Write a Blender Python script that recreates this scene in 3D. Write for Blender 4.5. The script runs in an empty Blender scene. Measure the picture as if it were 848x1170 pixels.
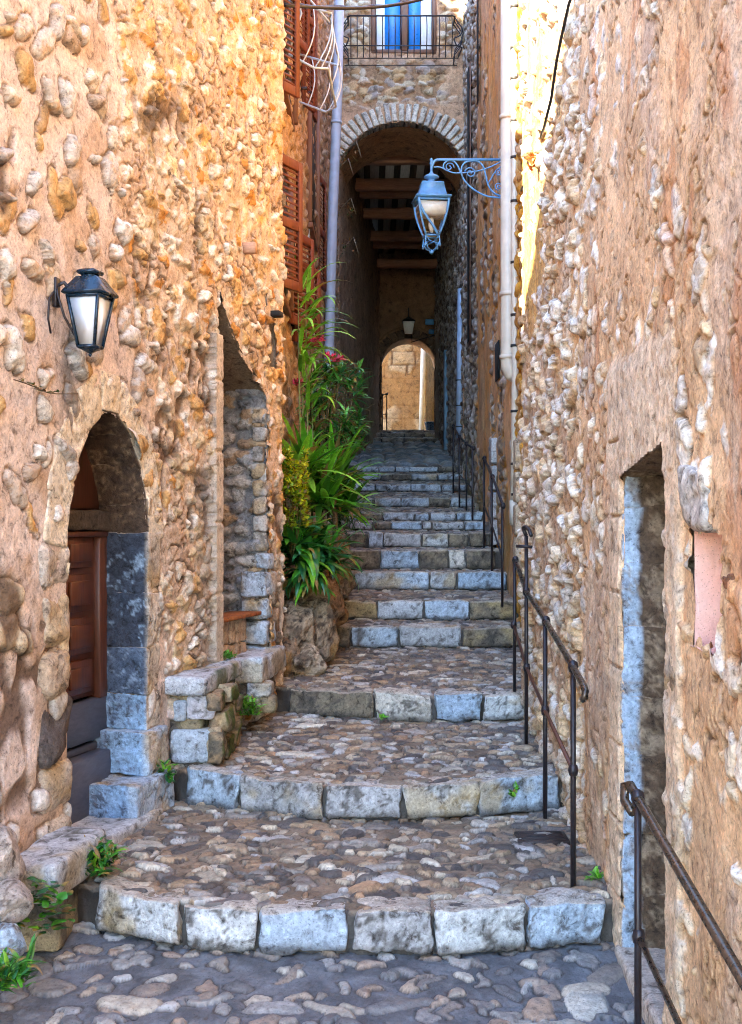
import bpy, math, random
import numpy as np
from mathutils import Vector, Matrix
R = math.radians
F = 1400.0
EYE = 1.8
scene = bpy.context.scene
COL = scene.collection
rng = random.Random(7)

def P(px, py, D):                    # a measured point of the place, D metres up the alley
    return ((px-424)*D/F, D, EYE-(py-600)*D/F)
def PX(px, py, x):                   # the same for a point known to lie at lateral distance x
    D = x*F/(px-424); return (x, D, EYE-(py-600)*D/F)

# ------------------------------------------------------------------ noise
def _h(i, j, k, s):
    n = (i.astype(np.int64)*374761393 + j.astype(np.int64)*668265263 + k.astype(np.int64)*1440662683 + s*1274126177) & 0xffffffff
    n = ((n ^ (n >> 13))*1274126177) & 0xffffffff
    n = ((n ^ (n >> 15))*2246822519) & 0xffffffff
    return ((n ^ (n >> 16)) & 0xffffff)/16777215.0
def vn2(u, v, s=0):
    iu = np.floor(u); iv = np.floor(v); fu = u-iu; fv = v-iv
    fu = fu*fu*(3-2*fu); fv = fv*fv*(3-2*fv); z = np.zeros_like(iu)
    a = _h(iu, iv, z, s); b = _h(iu+1, iv, z, s); c = _h(iu, iv+1, z, s); d = _h(iu+1, iv+1, z, s)
    return (a*(1-fu)+b*fu)*(1-fv)+(c*(1-fu)+d*fu)*fv
def fb2(u, v, o=4, s=0, g=.5):
    t = 0; a = 1; n = 0
    for k in range(o):
        t = t+a*vn2(u*2**k+17.3*k, v*2**k-9.1*k, s+k); n += a; a *= g
    return t/n
def vn3(p, s=0):
    i = np.floor(p); f = p-i; f = f*f*(3-2*f); r = 0
    for dx in (0, 1):
        for dy in (0, 1):
            for dz in (0, 1):
                w = (f[:, 0] if dx else 1-f[:, 0])*(f[:, 1] if dy else 1-f[:, 1])*(f[:, 2] if dz else 1-f[:, 2])
                r = r+w*_h(i[:, 0]+dx, i[:, 1]+dy, i[:, 2]+dz, s)
    return r
def fb3(p, o=3, s=0, g=.5):
    t = 0; a = 1; n = 0
    for k in range(o):
        t = t+a*vn3(p*2**k+5.7*k, s+k); n += a; a *= g
    return t/n
def sstep(a, b, x):
    t = np.clip((x-a)/(b-a), 0, 1); return t*t*(3-2*t)
def mix(a, b, t):
    t = np.asarray(t)[..., None]; return np.asarray(a)*(1-t)+np.asarray(b)*t

def stones(U, V, su, sv, seed, rmin, rmax, prob=1., warp=.25, jit=.8, an=.25, wo=3):
    """nearest irregular stone for every point: dome 0..1, three random numbers of that stone"""
    wu = (fb2(U/su*1.7, V/sv*1.7, wo, seed+50)-.5)*warp*2
    wv = (fb2(U/su*1.7+40, V/sv*1.7+11, wo, seed+60)-.5)*warp*2
    u = U/su+wu; v = V/sv+wv
    iu = np.floor(u); iv = np.floor(v); z = np.zeros_like(iu)
    best = np.full(u.shape, 9.); r1 = np.zeros(u.shape); r2 = np.zeros(u.shape); r3 = np.zeros(u.shape)
    for a in (-1, 0, 1):
        for b in (-1, 0, 1):
            ci = iu+a; cj = iv+b
            h1 = _h(ci, cj, z, seed); h2 = _h(ci, cj, z+1, seed); h3 = _h(ci, cj, z+2, seed)
            h4 = _h(ci, cj, z+3, seed); h5 = _h(ci, cj, z+4, seed); h6 = _h(ci, cj, z+5, seed)
            du = u-(ci+.5+jit*(h1-.5)); dv = v-(cj+.5+jit*(h2-.5))
            rot = (h5-.5)*1.6; cu = du*np.cos(rot)+dv*np.sin(rot); cv = -du*np.sin(rot)+dv*np.cos(rot)
            rad = rmin+(rmax-rmin)*h3; e = 1+an*(h6-.5)*2
            q = (np.abs(cu/(rad*e))**2.4+np.abs(cv/(rad/e))**2.4)**(1/2.4)
            q = np.where(h4 < prob, q, 9.)
            m = q < best
            best = np.where(m, q, best); r1 = np.where(m, h1, r1); r2 = np.where(m, h5, r2); r3 = np.where(m, h6, r3)
    return np.clip(1-np.clip(best, 0, 1)**2.6, 0, 1)**.55, best, r1, r2, r3
def pal(r, cols):
    c = np.array(cols); return c[np.clip((r*len(cols)).astype(int), 0, len(cols)-1)]

# ------------------------------------------------------------------ meshes
LOC = {}
class G:
    """collects shapes, then becomes ONE mesh object"""
    def __init__(s): s.v = []; s.f = []; s.c = []; s.n = 0
    def add(s, v, f, c=(.5, .5, .5)):
        v = np.asarray(v, float).reshape(-1, 3)
        c = np.asarray(c, float)
        if c.ndim == 1: c = np.tile(c, (len(v), 1))
        s.v.append(v); s.c.append(c)
        if isinstance(f, np.ndarray): s.f.append(f+s.n)
        else: s.f.append([tuple(i+s.n for i in q) for q in f])
        s.n += len(v); return s
    def build(s, name, mat, parent=None, smooth=True):
        V = np.concatenate(s.v); C = np.concatenate(s.c)
        if parent is not None: V = V-np.array(LOC[parent.name])
        loops = []; tot = []
        for f in s.f:
            if isinstance(f, np.ndarray):
                loops.append(f.reshape(-1)); tot.append(np.full(len(f), f.shape[1]))
            else:
                loops.append(np.array([i for q in f for i in q], dtype=np.int64)); tot.append(np.array([len(q) for q in f], dtype=np.int64))
        L = np.concatenate(loops).astype(np.int32); T = np.concatenate(tot).astype(np.int32)
        S = np.concatenate([[0], np.cumsum(T)[:-1]]).astype(np.int32)
        me = bpy.data.meshes.new(name)
        me.vertices.add(len(V)); me.vertices.foreach_set('co', V.astype(np.float32).ravel())
        me.loops.add(len(L)); me.loops.foreach_set('vertex_index', L)
        me.polygons.add(len(T)); me.polygons.foreach_set('loop_start', S); me.polygons.foreach_set('loop_total', T)
        me.update(calc_edges=True); me.validate()
        if smooth: me.polygons.foreach_set('use_smooth', np.ones(len(me.polygons), dtype=bool))
        at = me.color_attributes.new('Col', 'FLOAT_COLOR', 'POINT')
        C4 = np.ones((len(V), 4), np.float32); C4[:, :3] = C
        if len(at.data) == len(V): at.data.foreach_set('color', C4.ravel())
        me.materials.append(mat)
        o = bpy.data.objects.new(name, me); COL.objects.link(o)
        if parent is not None: o.parent = parent
        LOC[o.name] = LOC[parent.name] if parent is not None else (0., 0., 0.)
        return o

def tag(o, label=None, cat=None, group=None, kind=None):
    if label: o['label'] = label
    if cat: o['category'] = cat
    if group: o['group'] = group
    if kind: o['kind'] = kind
    return o
def thing(name, label, cat, loc=(0, 0, 0), group=None):
    o = bpy.data.objects.new(name, None); COL.objects.link(o); o.location = loc
    o.empty_display_size = .1
    LOC[o.name] = tuple(float(x) for x in loc)
    return tag(o, label, cat, group)

def gridf(nu, nv, keep=None):
    i = np.arange(nu*nv).reshape(nv, nu)
    f = np.stack([i[:-1, :-1], i[:-1, 1:], i[1:, 1:], i[1:, :-1]], -1).reshape(-1, 4)
    if keep is not None: f = f[keep.reshape(-1)]
    return f
def field(g, origin, du, dv, n, u, v, fn, mask=None):
    """a relief surface: fn(U,V)->(height, colour); mask(Uc,Vc)->True where the wall is solid"""
    U, V = np.meshgrid(u, v); H, C = fn(U, V)
    o = np.array(origin, float); du = np.array(du, float); dv = np.array(dv, float); n = np.array(n, float)
    pos = o+U[..., None]*du+V[..., None]*dv+H[..., None]*n
    keep = None
    if mask is not None:
        Uc = (U[:-1, :-1]+U[1:, 1:])/2; Vc = (V[:-1, :-1]+V[1:, 1:])/2; keep = mask(Uc, Vc)
    f = gridf(len(u), len(v), keep)
    if np.dot(np.cross(du, dv), n) < 0: f = f[:, ::-1]
    g.add(pos.reshape(-1, 3), f, C.reshape(-1, 3)); return g
def fbox(g, c, h, col=(.5, .5, .5), M=None):
    """box: centre c, half sizes h, optional 3x3 axes"""
    s = np.array([[-1, -1, -1], [1, -1, -1], [1, 1, -1], [-1, 1, -1], [-1, -1, 1], [1, -1, 1], [1, 1, 1], [-1, 1, 1]], float)*np.array(h)
    if M is not None: s = s@np.array(M)
    g.add(s+np.array(c), np.array([[0, 3, 2, 1], [4, 5, 6, 7], [0, 1, 5, 4], [1, 2, 6, 5], [2, 3, 7, 6], [3, 0, 4, 7]]), col); return g
def cbox(g, c, h, b=.004, col=(.5, .5, .5), M=None):
    """box with chamfered edges"""
    h = np.array(h, float); b = min(b, .45*h.min()); vs = []; idx = {}
    for ax in range(3):
        for sx in (-1, 1):
            for sy in (-1, 1):
                for sz in (-1, 1):
                    s = np.array([sx, sy, sz]); p = s*(h-b); p[ax] = s[ax]*h[ax]; idx[(ax, sx, sy, sz)] = len(vs); vs.append(p)
    fs = []
    for ax in range(3):
        a, b2 = [(1, 2), (2, 0), (0, 1)][ax]
        for sg in (-1, 1):
            q = []
            for (p, r) in ((-1, -1), (1, -1), (1, 1), (-1, 1)):
                s = [0, 0, 0]; s[ax] = sg; s[a] = p; s[b2] = r; q.append(idx[(ax, *s)])
            fs.append(tuple(q if sg > 0 else q[::-1]))
    for ax in range(3):                                   # edge chamfers: edge runs along ax
        a, b2 = [(1, 2), (2, 0), (0, 1)][ax]
        for p in (-1, 1):
            for r in (-1, 1):
                def S(t, f_):
                    s = [0, 0, 0]; s[ax] = t; s[a] = p; s[b2] = r; return idx[(f_, *s)]
                q = (S(-1, a), S(1, a), S(1, b2), S(-1, b2)); fs.append(q if p*r < 0 else q[::-1])
    for sx in (-1, 1):
        for sy in (-1, 1):
            for sz in (-1, 1):
                q = tuple(idx[(k, sx, sy, sz)] for k in range(3)); fs.append(q if sx*sy*sz > 0 else q[::-1])
    v = np.array(vs)
    if M is not None: v = v@np.array(M)
    g.add(v+np.array(c), fs, col); return g
def tube(g, pts, r, n=10, col=(.5, .5, .5), closed=False, cap=True):
    pts = [Vector(p) for p in pts]; m = len(pts)
    rr = r if hasattr(r, '__len__') else [r]*m
    V = []; up = None
    for i, p in enumerate(pts):
        t = (pts[(i+1) % m]-pts[i-1]) if closed else (pts[min(i+1, m-1)]-pts[max(i-1, 0)])
        t.normalize()
        if up is None:
            up = Vector((0, 0, 1)) if abs(t.z) < .9 else Vector((0, 1, 0))
        a = (up-t*up.dot(t)); 
        if a.length < 1e-5: a = t.orthogonal()
        a.normalize(); b = t.cross(a); up = a
        for k in range(n):
            w = 2*math.pi*k/n; V.append(p+(a*math.cos(w)+b*math.sin(w))*rr[i])
    Fc = []
    for i in range(m if closed else m-1):
        j = (i+1) % m
        for k in range(n):
            Fc.append((i*n+k, i*n+(k+1) % n, j*n+(k+1) % n, j*n+k))
    if cap and not closed:
        Fc.append(tuple(range(n))[::-1]); Fc.append(tuple((m-1)*n+k for k in range(n)))
    g.add([tuple(v) for v in V], Fc, col); return g
def lathe(g, prof, c, n=16, col=(.5, .5, .5), ang=0., axes=None):
    """prof: (radius, z) pairs turned about z through c; n=4 gives a square lantern shape"""
    V = []
    for (r, z) in prof:
        for k in range(n):
            w = ang+2*math.pi*k/n; V.append((c[0]+r*math.cos(w), c[1]+r*math.sin(w), c[2]+z))
    Fc = []
    for i in range(len(prof)-1):
        for k in range(n): Fc.append((i*n+k, i*n+(k+1) % n, (i+1)*n+(k+1) % n, (i+1)*n+k))
    Fc.append(tuple(range(n))[::-1]); Fc.append(tuple((len(prof)-1)*n+k for k in range(n)))
    g.add(V, Fc, col); return g

_lat = {}
def lattice(nx, ny, nz):
    k = (nx, ny, nz)
    if k in _lat: return _lat[k]
    ids = {}; pts = []; fs = []
    def gi(a, b, c):
        if (a, b, c) not in ids: ids[(a, b, c)] = len(pts); pts.append((2*a/nx-1, 2*b/ny-1, 2*c/nz-1))
        return ids[(a, b, c)]
    for i in range(nx):
        for j in range(ny):
            fs.append((gi(i, j, nz), gi(i+1, j, nz), gi(i+1, j+1, nz), gi(i, j+1, nz)))
            fs.append((gi(i, j, 0), gi(i, j+1, 0), gi(i+1, j+1, 0), gi(i+1, j, 0)))
    for i in range(nx):
        for k2 in range(nz):
            fs.append((gi(i, 0, k2), gi(i+1, 0, k2), gi(i+1, 0, k2+1), gi(i, 0, k2+1)))
            fs.append((gi(i, ny, k2), gi(i, ny, k2+1), gi(i+1, ny, k2+1), gi(i+1, ny, k2)))
    for j in range(ny):
        for k2 in range(nz):
            fs.append((gi(0, j, k2), gi(0, j, k2+1), gi(0, j+1, k2+1), gi(0, j+1, k2)))
            fs.append((gi(nx, j, k2), gi(nx, j+1, k2), gi(nx, j+1, k2+1), gi(nx, j, k2+1)))
    _lat[k] = (np.array(pts), np.array(fs)); return _lat[k]
def rock(h, seed, r=.03, amp=.015, fr=9., res=.025, low=.02, cap=22):
    """rough hewn block in its own coordinates: verts, faces, rough height (for colour)"""
    h = np.array(h, float); n = [int(np.clip(round(2*x/res), 3, cap)) for x in h]
    p, f = lattice(*n); 
    t = p*1.; 
    # crowd the lattice a little towards the edges so that they round
    t = np.sign(p)*(1-(1-np.abs(p))**1.25)
    q = t*h; r = min(r, .48*h.min())
    inner = np.clip(q, -(h-r), h-r); d = q-inner; L = np.linalg.norm(d, axis=1)[:, None]; nn = d/np.maximum(L, 1e-9)
    q = inner+nn*r
    o = np.array([seed*3.17, seed*1.31, seed*7.7])
    q = q+nn*((fb3(q*fr+o, 4, seed)-.5)*2*amp)[:, None]
    w = np.stack([fb3(q*4+o+k*9, 2, seed+k) for k in range(3)], 1)-.5
    q = q+w*2*low
    ck = np.abs(fb3((q+0)*5+np.array([seed*2.2, 5., seed*.7])*1.3, 4, seed+21, .6)-.5); q = q-nn*(.008*sstep(.03, .005, ck))[:, None]
    return q, f, nn
def boulder(h, seed, amp=.12, n=20):
    p, f = lattice(n, n, n); p = np.sign(p)*(1-(1-np.abs(p))**1.1); u = p/np.linalg.norm(p, axis=1)[:, None]
    o = np.array([seed*3.17, seed*1.31, seed*7.7]); s = 1+(fb3(u*1.6+o, 4, seed, .55)-.5)*2*amp*1.6
    facet = np.maximum.reduce([np.clip(u@np.array(v)/np.linalg.norm(v)-.72, 0, 1) for v in ((1, .3, .5), (-.6, 1, .2), (.1, -1, .6), (-.7, -.5, .8), (.6, -.7, -.2), (-1, .1, -.1))])
    q = u*(s-facet*.8)[:, None]*np.array(h)
    return q, f, u
STONE_P = [(.42, .49, .56), (.38, .46, .54), (.54, .55, .54), (.40, .40, .40), (.46, .48, .50), (.54, .50, .44)]
def stonecol(q, seed, base, dark=(.09, .08, .07), amount=.5, tint=None):
    o = np.array([seed*2.2, 5., seed*.7])
    a = fb3(q*8+o, 6, seed+3, .78); b = fb3(q*30+o, 3, seed+9, .6)
    c = np.tile(np.array(base, float), (len(q), 1))*(0.72+.56*b)[:, None]
    c = mix(c, dark, .85*sstep(.86-amount*.70, 1.0-amount*.70, a+.35*(b-.5)))
    cr = np.abs(fb3(q*5+o*1.3, 4, seed+21, .6)-.5); c = mix(c, dark, .8*sstep(.022, .008, cr)*sstep(.40, .50, fb3(q*4-o, 2, seed+23)))
    if tint is not None:
        t = fb3(q*5-o, 3, seed+14); c = mix(c, tint, .7*sstep(.52, .66, t))
    return c

# ------------------------------------------------------------------ materials
def newmat(name):
    m = bpy.data.materials.new(name); m.use_nodes = True; nt = m.node_tree; b = nt.nodes['Principled BSDF']; return m, nt, b
def M_attr(name, rough=.88, bump=.5, scale=55., var=.35, dist=.006, spec=.35, low=3., sat=1.12, grime=.8, coarse=4.):
    m, nt, b = newmat(name); N = nt.nodes.new; Lk = nt.links.new
    at = N('ShaderNodeAttribute'); at.attribute_name = 'Col'
    ge = N('ShaderNodeNewGeometry')
    n1 = N('ShaderNodeTexNoise'); n1.inputs['Scale'].default_value = scale; n1.inputs['Detail'].default_value = 8; n1.inputs['Roughness'].default_value = .68
    n2 = N('ShaderNodeTexNoise'); n2.inputs['Scale'].default_value = low; n2.inputs['Detail'].default_value = 5
    Lk(ge.outputs['Position'], n1.inputs['Vector']); Lk(ge.outputs['Position'], n2.inputs['Vector'])
    mr = N('ShaderNodeMapRange'); mr.inputs[1].default_value = .3; mr.inputs[2].default_value = .7; mr.inputs[3].default_value = 1-var; mr.inputs[4].default_value = 1+var
    Lk(n1.outputs['Fac'], mr.inputs[0])
    mr2 = N('ShaderNodeMapRange'); mr2.inputs[1].default_value = .3; mr2.inputs[2].default_value = .7; mr2.inputs[3].default_value = .86; mr2.inputs[4].default_value = 1.12
    Lk(n2.outputs['Fac'], mr2.inputs[0])
    mu = N('ShaderNodeMath'); mu.operation = 'MULTIPLY'; Lk(mr.outputs[0], mu.inputs[0]); Lk(mr2.outputs[0], mu.inputs[1])
    n3 = N('ShaderNodeTexNoise'); n3.inputs['Scale'].default_value = scale*.27; n3.inputs['Detail'].default_value = 9; n3.inputs['Roughness'].default_value = .72; n3.inputs['Distortion'].default_value = .5
    Lk(ge.outputs['Position'], n3.inputs['Vector'])
    gr = N('ShaderNodeValToRGB'); e = gr.color_ramp.elements                        # grime in the hollows of the grain, pale scuffs on its ridges
    e[0].position = .34; e[0].color = (.16, .13, .11, 1); e[1].position = .46; e[1].color = (.92, .92, .92, 1)
    e2 = gr.color_ramp.elements.new(.56); e2.color = (1.05, 1.05, 1.05, 1); e3 = gr.color_ramp.elements.new(.68); e3.color = (1.35, 1.33, 1.30, 1)
    Lk(n3.outputs['Fac'], gr.inputs[0])
    pit = N('ShaderNodeTexVoronoi'); pit.inputs['Scale'].default_value = scale*1.1; Lk(ge.outputs['Position'], pit.inputs['Vector'])
    pr = N('ShaderNodeMapRange'); pr.inputs[1].default_value = .08; pr.inputs[2].default_value = .26; pr.inputs[3].default_value = .55; pr.inputs[4].default_value = 1.; Lk(pit.outputs['Distance'], pr.inputs[0])
    mu2 = N('ShaderNodeMath'); mu2.operation = 'MULTIPLY'; Lk(mu.outputs[0], mu2.inputs[0]); Lk(pr.outputs[0], mu2.inputs[1])
    hs = N('ShaderNodeHueSaturation'); Lk(at.outputs['Color'], hs.inputs['Color']); Lk(mu2.outputs[0], hs.inputs['Value']); hs.inputs['Saturation'].default_value = sat
    mx = N('ShaderNodeMix'); mx.data_type = 'RGBA'; mx.blend_type = 'MULTIPLY'; mx.inputs[0].default_value = grime
    Lk(hs.outputs['Color'], mx.inputs[6]); Lk(gr.outputs[0], mx.inputs[7]); Lk(mx.outputs[2], b.inputs['Base Color'])
    bp0 = N('ShaderNodeBump'); bp0.inputs['Strength'].default_value = bump; bp0.inputs['Distance'].default_value = dist*coarse; Lk(n3.outputs['Fac'], bp0.inputs['Height'])
    bp = N('ShaderNodeBump'); bp.inputs['Strength'].default_value = bump; bp.inputs['Distance'].default_value = dist*1.4
    Lk(n1.outputs['Fac'], bp.inputs['Height']); Lk(bp0.outputs[0], bp.inputs['Normal']); Lk(bp.outputs[0], b.inputs['Normal'])
    b.inputs['Roughness'].default_value = rough; b.inputs['Specular IOR Level'].default_value = spec
    return m
def M_plain(name, col, rough=.5, metal=0., var=.12, scale=25., bump=.1, spec=.5, dist=.002, coat=0.):
    m, nt, b = newmat(name); N = nt.nodes.new; Lk = nt.links.new
    tc = N('ShaderNodeNewGeometry'); n1 = N('ShaderNodeTexNoise'); n1.inputs['Scale'].default_value = scale; n1.inputs['Detail'].default_value = 6
    Lk(tc.outputs['Position'], n1.inputs['Vector'])
    mr = N('ShaderNodeMapRange'); mr.inputs[1].default_value = .3; mr.inputs[2].default_value = .7; mr.inputs[3].default_value = 1-var; mr.inputs[4].default_value = 1+var
    Lk(n1.outputs['Fac'], mr.inputs[0])
    hs = N('ShaderNodeHueSaturation'); hs.inputs['Color'].default_value = (*col, 1); Lk(mr.outputs[0], hs.inputs['Value']); Lk(hs.outputs[0], b.inputs['Base Color'])
    bp = N('ShaderNodeBump'); bp.inputs['Strength'].default_value = bump; bp.inputs['Distance'].default_value = dist; Lk(n1.outputs['Fac'], bp.inputs['Height']); Lk(bp.outputs[0], b.inputs['Normal'])
    r2 = N('ShaderNodeMapRange'); r2.inputs[1].default_value = .3; r2.inputs[2].default_value = .7; r2.inputs[3].default_value = max(.03, rough-.1); r2.inputs[4].default_value = min(1, rough+.1)
    Lk(n1.outputs['Fac'], r2.inputs[0]); Lk(r2.outputs[0], b.inputs['Roughness'])
    b.inputs['Metallic'].default_value = metal; b.inputs['Specular IOR Level'].default_value = spec; b.inputs['Coat Weight'].default_value = coat
    return m
def M_wood(name, c1, c2, rough=.45, axis='Z', scale=9.):
    m, nt, b = newmat(name); N = nt.nodes.new; Lk = nt.links.new
    ge = N('ShaderNodeNewGeometry'); mp = N('ShaderNodeMapping')
    mp.inputs['Scale'].default_value = (scale*4, scale*4, scale*.25) if axis == 'Z' else ((scale*.3, scale*4, scale*4) if axis == 'X' else (scale*4, scale*.3, scale*4))
    Lk(ge.outputs['Position'], mp.inputs['Vector'])
    n1 = N('ShaderNodeTexNoise'); n1.inputs['Scale'].default_value = 1.6; n1.inputs['Detail'].default_value = 8; n1.inputs['Roughness'].default_value = .65; n1.inputs['Distortion'].default_value = .6
    Lk(mp.outputs[0], n1.inputs['Vector'])
    cr = N('ShaderNodeValToRGB'); cr.color_ramp.elements[0].position = .3; cr.color_ramp.elements[0].color = (*c1, 1); cr.color_ramp.elements[1].position = .7; cr.color_ramp.elements[1].color = (*c2, 1)
    Lk(n1.outputs['Fac'], cr.inputs['Fac']); Lk(cr.outputs[0], b.inputs['Base Color'])
    bp = N('ShaderNodeBump'); bp.inputs['Strength'].default_value = .25; bp.inputs['Distance'].default_value = .003; Lk(n1.outputs['Fac'], bp.inputs['Height']); Lk(bp.outputs[0], b.inputs['Normal'])
    b.inputs['Roughness'].default_value = rough; return m
def M_leaf(name, rough=.38, trans=.25):
    m, nt, b = newmat(name); N = nt.nodes.new; Lk = nt.links.new
    at = N('ShaderNodeAttribute'); at.attribute_name = 'Col'; ge = N('ShaderNodeNewGeometry')
    n1 = N('ShaderNodeTexNoise'); n1.inputs['Scale'].default_value = 40; Lk(ge.outputs['Position'], n1.inputs['Vector'])
    mr = N('ShaderNodeMapRange'); mr.inputs[1].default_value = .3; mr.inputs[2].default_value = .7; mr.inputs[3].default_value = .75; mr.inputs[4].default_value = 1.25; Lk(n1.outputs['Fac'], mr.inputs[0])
    hs = N('ShaderNodeHueSaturation'); Lk(at.outputs['Color'], hs.inputs['Color']); Lk(mr.outputs[0], hs.inputs['Value']); Lk(hs.outputs[0], b.inputs['Base Color'])
    b.inputs['Roughness'].default_value = rough
    tr = N('ShaderNodeBsdfTranslucent'); Lk(hs.outputs[0], tr.inputs['Color']); mx = N('ShaderNodeMixShader'); mx.inputs[0].default_value = trans
    Lk(b.outputs[0], mx.inputs[1]); Lk(tr.outputs[0], mx.inputs[2]); Lk(mx.outputs[0], nt.nodes['Material Output'].inputs['Surface'])
    return m
MS = M_attr('weathered_stone', bump=.8, grime=.95); MC = M_attr('cobbles', rough=.6, bump=.5, scale=50, spec=.5, grime=.45, var=.25, coarse=1.5); MW = M_attr('pebble_wall', bump=.7, scale=60, var=.3, coarse=1.6)
MPL = M_attr('old_plaster', bump=.6, scale=30, var=.25, dist=.008)
M_iron = M_plain('black_iron', (.022, .017, .02), .42, .3, .3, 60, .3)
M_rail = M_plain('worn_handrail', (.10, .075, .055), .3, .7, .3, 50, .2)
M_blue = M_plain('pale_blue_paint', (.09, .27, .52), .38, 0, .15, 30, .1)
M_navy = M_plain('dark_blue_black_paint', (.008, .026, .048), .28, .2, .15, 30, .1)
M_cream = M_plain('cream_pipe', (.62, .55, .44), .42, 0, .12, 8, .08)
M_bpipe = M_plain('pale_blue_pipe', (.34, .44, .60), .4, 0, .15, 8, .1)
M_strap = M_plain('dark_band', (.02, .02, .02), .6)
M_cable = M_plain('black_cable', (.012, .012, .014), .5)
M_frost = M_plain('frosted_lantern_glass', (.80, .84, .88), .22, 0, .05, 10, .02)
M_opal = M_plain('opal_reflector', (.95, .93, .86), .3, 0, .03)
M_door = M_wood('varnished_door', (.05, .015, .008), (.145, .045, .018), .36)
M_doorframe = M_wood('dark_door_frame', (.05, .018, .010), (.13, .042, .020), .4)
M_greyboard = M_wood('grey_painted_board', (.055, .06, .085), (.10, .105, .14), .5, 'Y')
M_beam = M_wood('old_beam', (.34, .16, .09), (.60, .35, .21), .8, 'X')
M_joist = M_wood('dark_joist', (.06, .04, .028), (.15, .095, .06), .85, 'Y')
M_ceil = M_wood('ceiling_board', (.46, .38, .31), (.66, .56, .47), .85, 'Y')
M_shut = M_wood('rust_red_shutter', (.10, .024, .012), (.19, .045, .021), .6)
M_frameb = M_wood('brown_window_frame', (.11, .05, .028), (.20, .09, .05), .55)
M_bluepane = M_plain('blue_leaf_panel', (.008, .20, .62), .35, 0, .1)
M_white = M_plain('white_paint', (.74, .76, .78), .4, 0, .06)
M_whiteiron = M_plain('white_blue_ironwork', (.50, .62, .74), .4, 0, .1)
M_copper = M_plain('copper_pipe', (.38, .15, .06), .4, .5, .2)
M_dark = M_plain('dark_interior', (.01, .009, .008), .9)
M_tile = M_plain('clay_roof_tile', (.36, .15, .07), .85, 0, .3, 12)
M_leafA = M_leaf('strap_leaf'); M_leafB = M_leaf('glossy_leaf', .3, .15); M_petal = M_leaf('petal', .6, .3)
M_pink = M_attr('pink_plaster', bump=.3, scale=90, var=.08, grime=.15)
M_ochre = M_attr('ochre_plaster', bump=.4, scale=24, var=.16, grime=.40, coarse=2.)
M_earth = M_attr('earth', bump=.6, scale=30)
m, nt, b = newmat('clear_glass'); M_glass = m
b.inputs['Base Color'].default_value = (.85, .9, .92, 1); b.inputs['Roughness'].default_value = .03; b.inputs['Transmission Weight'].default_value = 1.; b.inputs['IOR'].default_value = 1.2
# ================================================================== the staircase
SR = EYE
risers = [   # z_base, z_top (relative to eye), edge points (px, py of the top front edge), stone joints in px
 dict(zb=-2.17, zt=-2.0, D=3.30, j=[-60, 120, 300, 480, 640, 900]),
 dict(zb=-1.783, zt=-1.61, e=[(60, 1000), (85, 1008), (140, 1022), (200, 1032), (290, 1039), (400, 1042), (500, 1042), (610, 1036), (705, 1028)], j=[88, 205, 292, 402, 496, 606, 702]),
 dict(zb=-1.571, zt=-1.392, e=[(160, 872), (195, 877), (270, 886), (370, 897), (460, 899), (550, 894), (622, 888), (660, 886)], j=[197, 270, 370, 460, 550, 648]),
 dict(zb=-1.354, zt=-1.177, e=[(250, 780), (322, 785), (430, 793), (500, 795), (600, 793)], j=[326, 426, 495, 552, 604]),
 dict(zb=-1.095, zt=-.915, D=11.02, j=[372, 400, 456, 529, 594]),
 dict(zb=-.885, zt=-.712, D=11.55, j=[388, 431, 484, 537, 592]),
 dict(zb=-.646, zt=-.478, D=12.40, j=[404, 491, 521, 580]),
 dict(zb=-.454, zt=-.264, D=12.80, j=[396, 434, 479, 513, 532, 566]),
 dict(zb=-.243, zt=-.09, D=13.60, j=[398, 421, 438, 482, 512, 536, 560]),
 dict(zb=-.05, zt=.035, D=14.25, j=[400, 428, 446, 483, 494, 530, 556]),
 dict(zb=.055, zt=.155, D=15.10, j=[398, 413, 437, 475, 490, 522, 552]),
 dict(zb=.25, zt=.365, D=16.60, j=[398, 427, 459, 490, 514, 541]),
 dict(zb=.50, zt=.60, D=17.95, j=[400, 430, 447, 470, 505, 534]),
 dict(zb=.70, zt=.79, D=18.9, j=[404, 412, 436, 470, 500, 533]),
 dict(zb=.86, zt=.945, D=19.8, j=[404, 432, 451, 468, 501, 527]),
]
rtop2 = [(1.78, 1.87, 26.3), (1.97, 2.06, 27.4), (2.12, 2.19, 28.2)]
def mk_curve(r):
    if 'e' in r:
        D = [-r['zt']*F/(py-600) for px, py in r['e']]; X = [(px-424)*d/F for (px, py), d in zip(r['e'], D)]
    else:
        X = [-2.2, 2.2]; D = [r['D'], r['D']]
    X = np.array(X); D = np.array(D); s = rng.random()*50
    return lambda x: np.interp(x, X, D)+.02*(vn2(np.asarray(x, float)*1.3+s, np.zeros_like(np.asarray(x, float))+s, 3)-.5)*2
for r in risers: r['f'] = mk_curve(r)
stairs = thing('stone_staircase', 'old cobbled stone staircase climbing the alley, pale hewn stones edging each step', 'staircase', (0, 5, 0))
C_COB = [(.46, .35, .23), (.22, .17, .12), (.58, .49, .36), (.08, .07, .065), (.34, .23, .14), (.66, .60, .48), (.30, .26, .22), (.42, .27, .16), (.44, .40, .34), (.14, .12, .11), (.54, .52, .48), (.40, .28, .17), (.06, .055, .055)]
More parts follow.
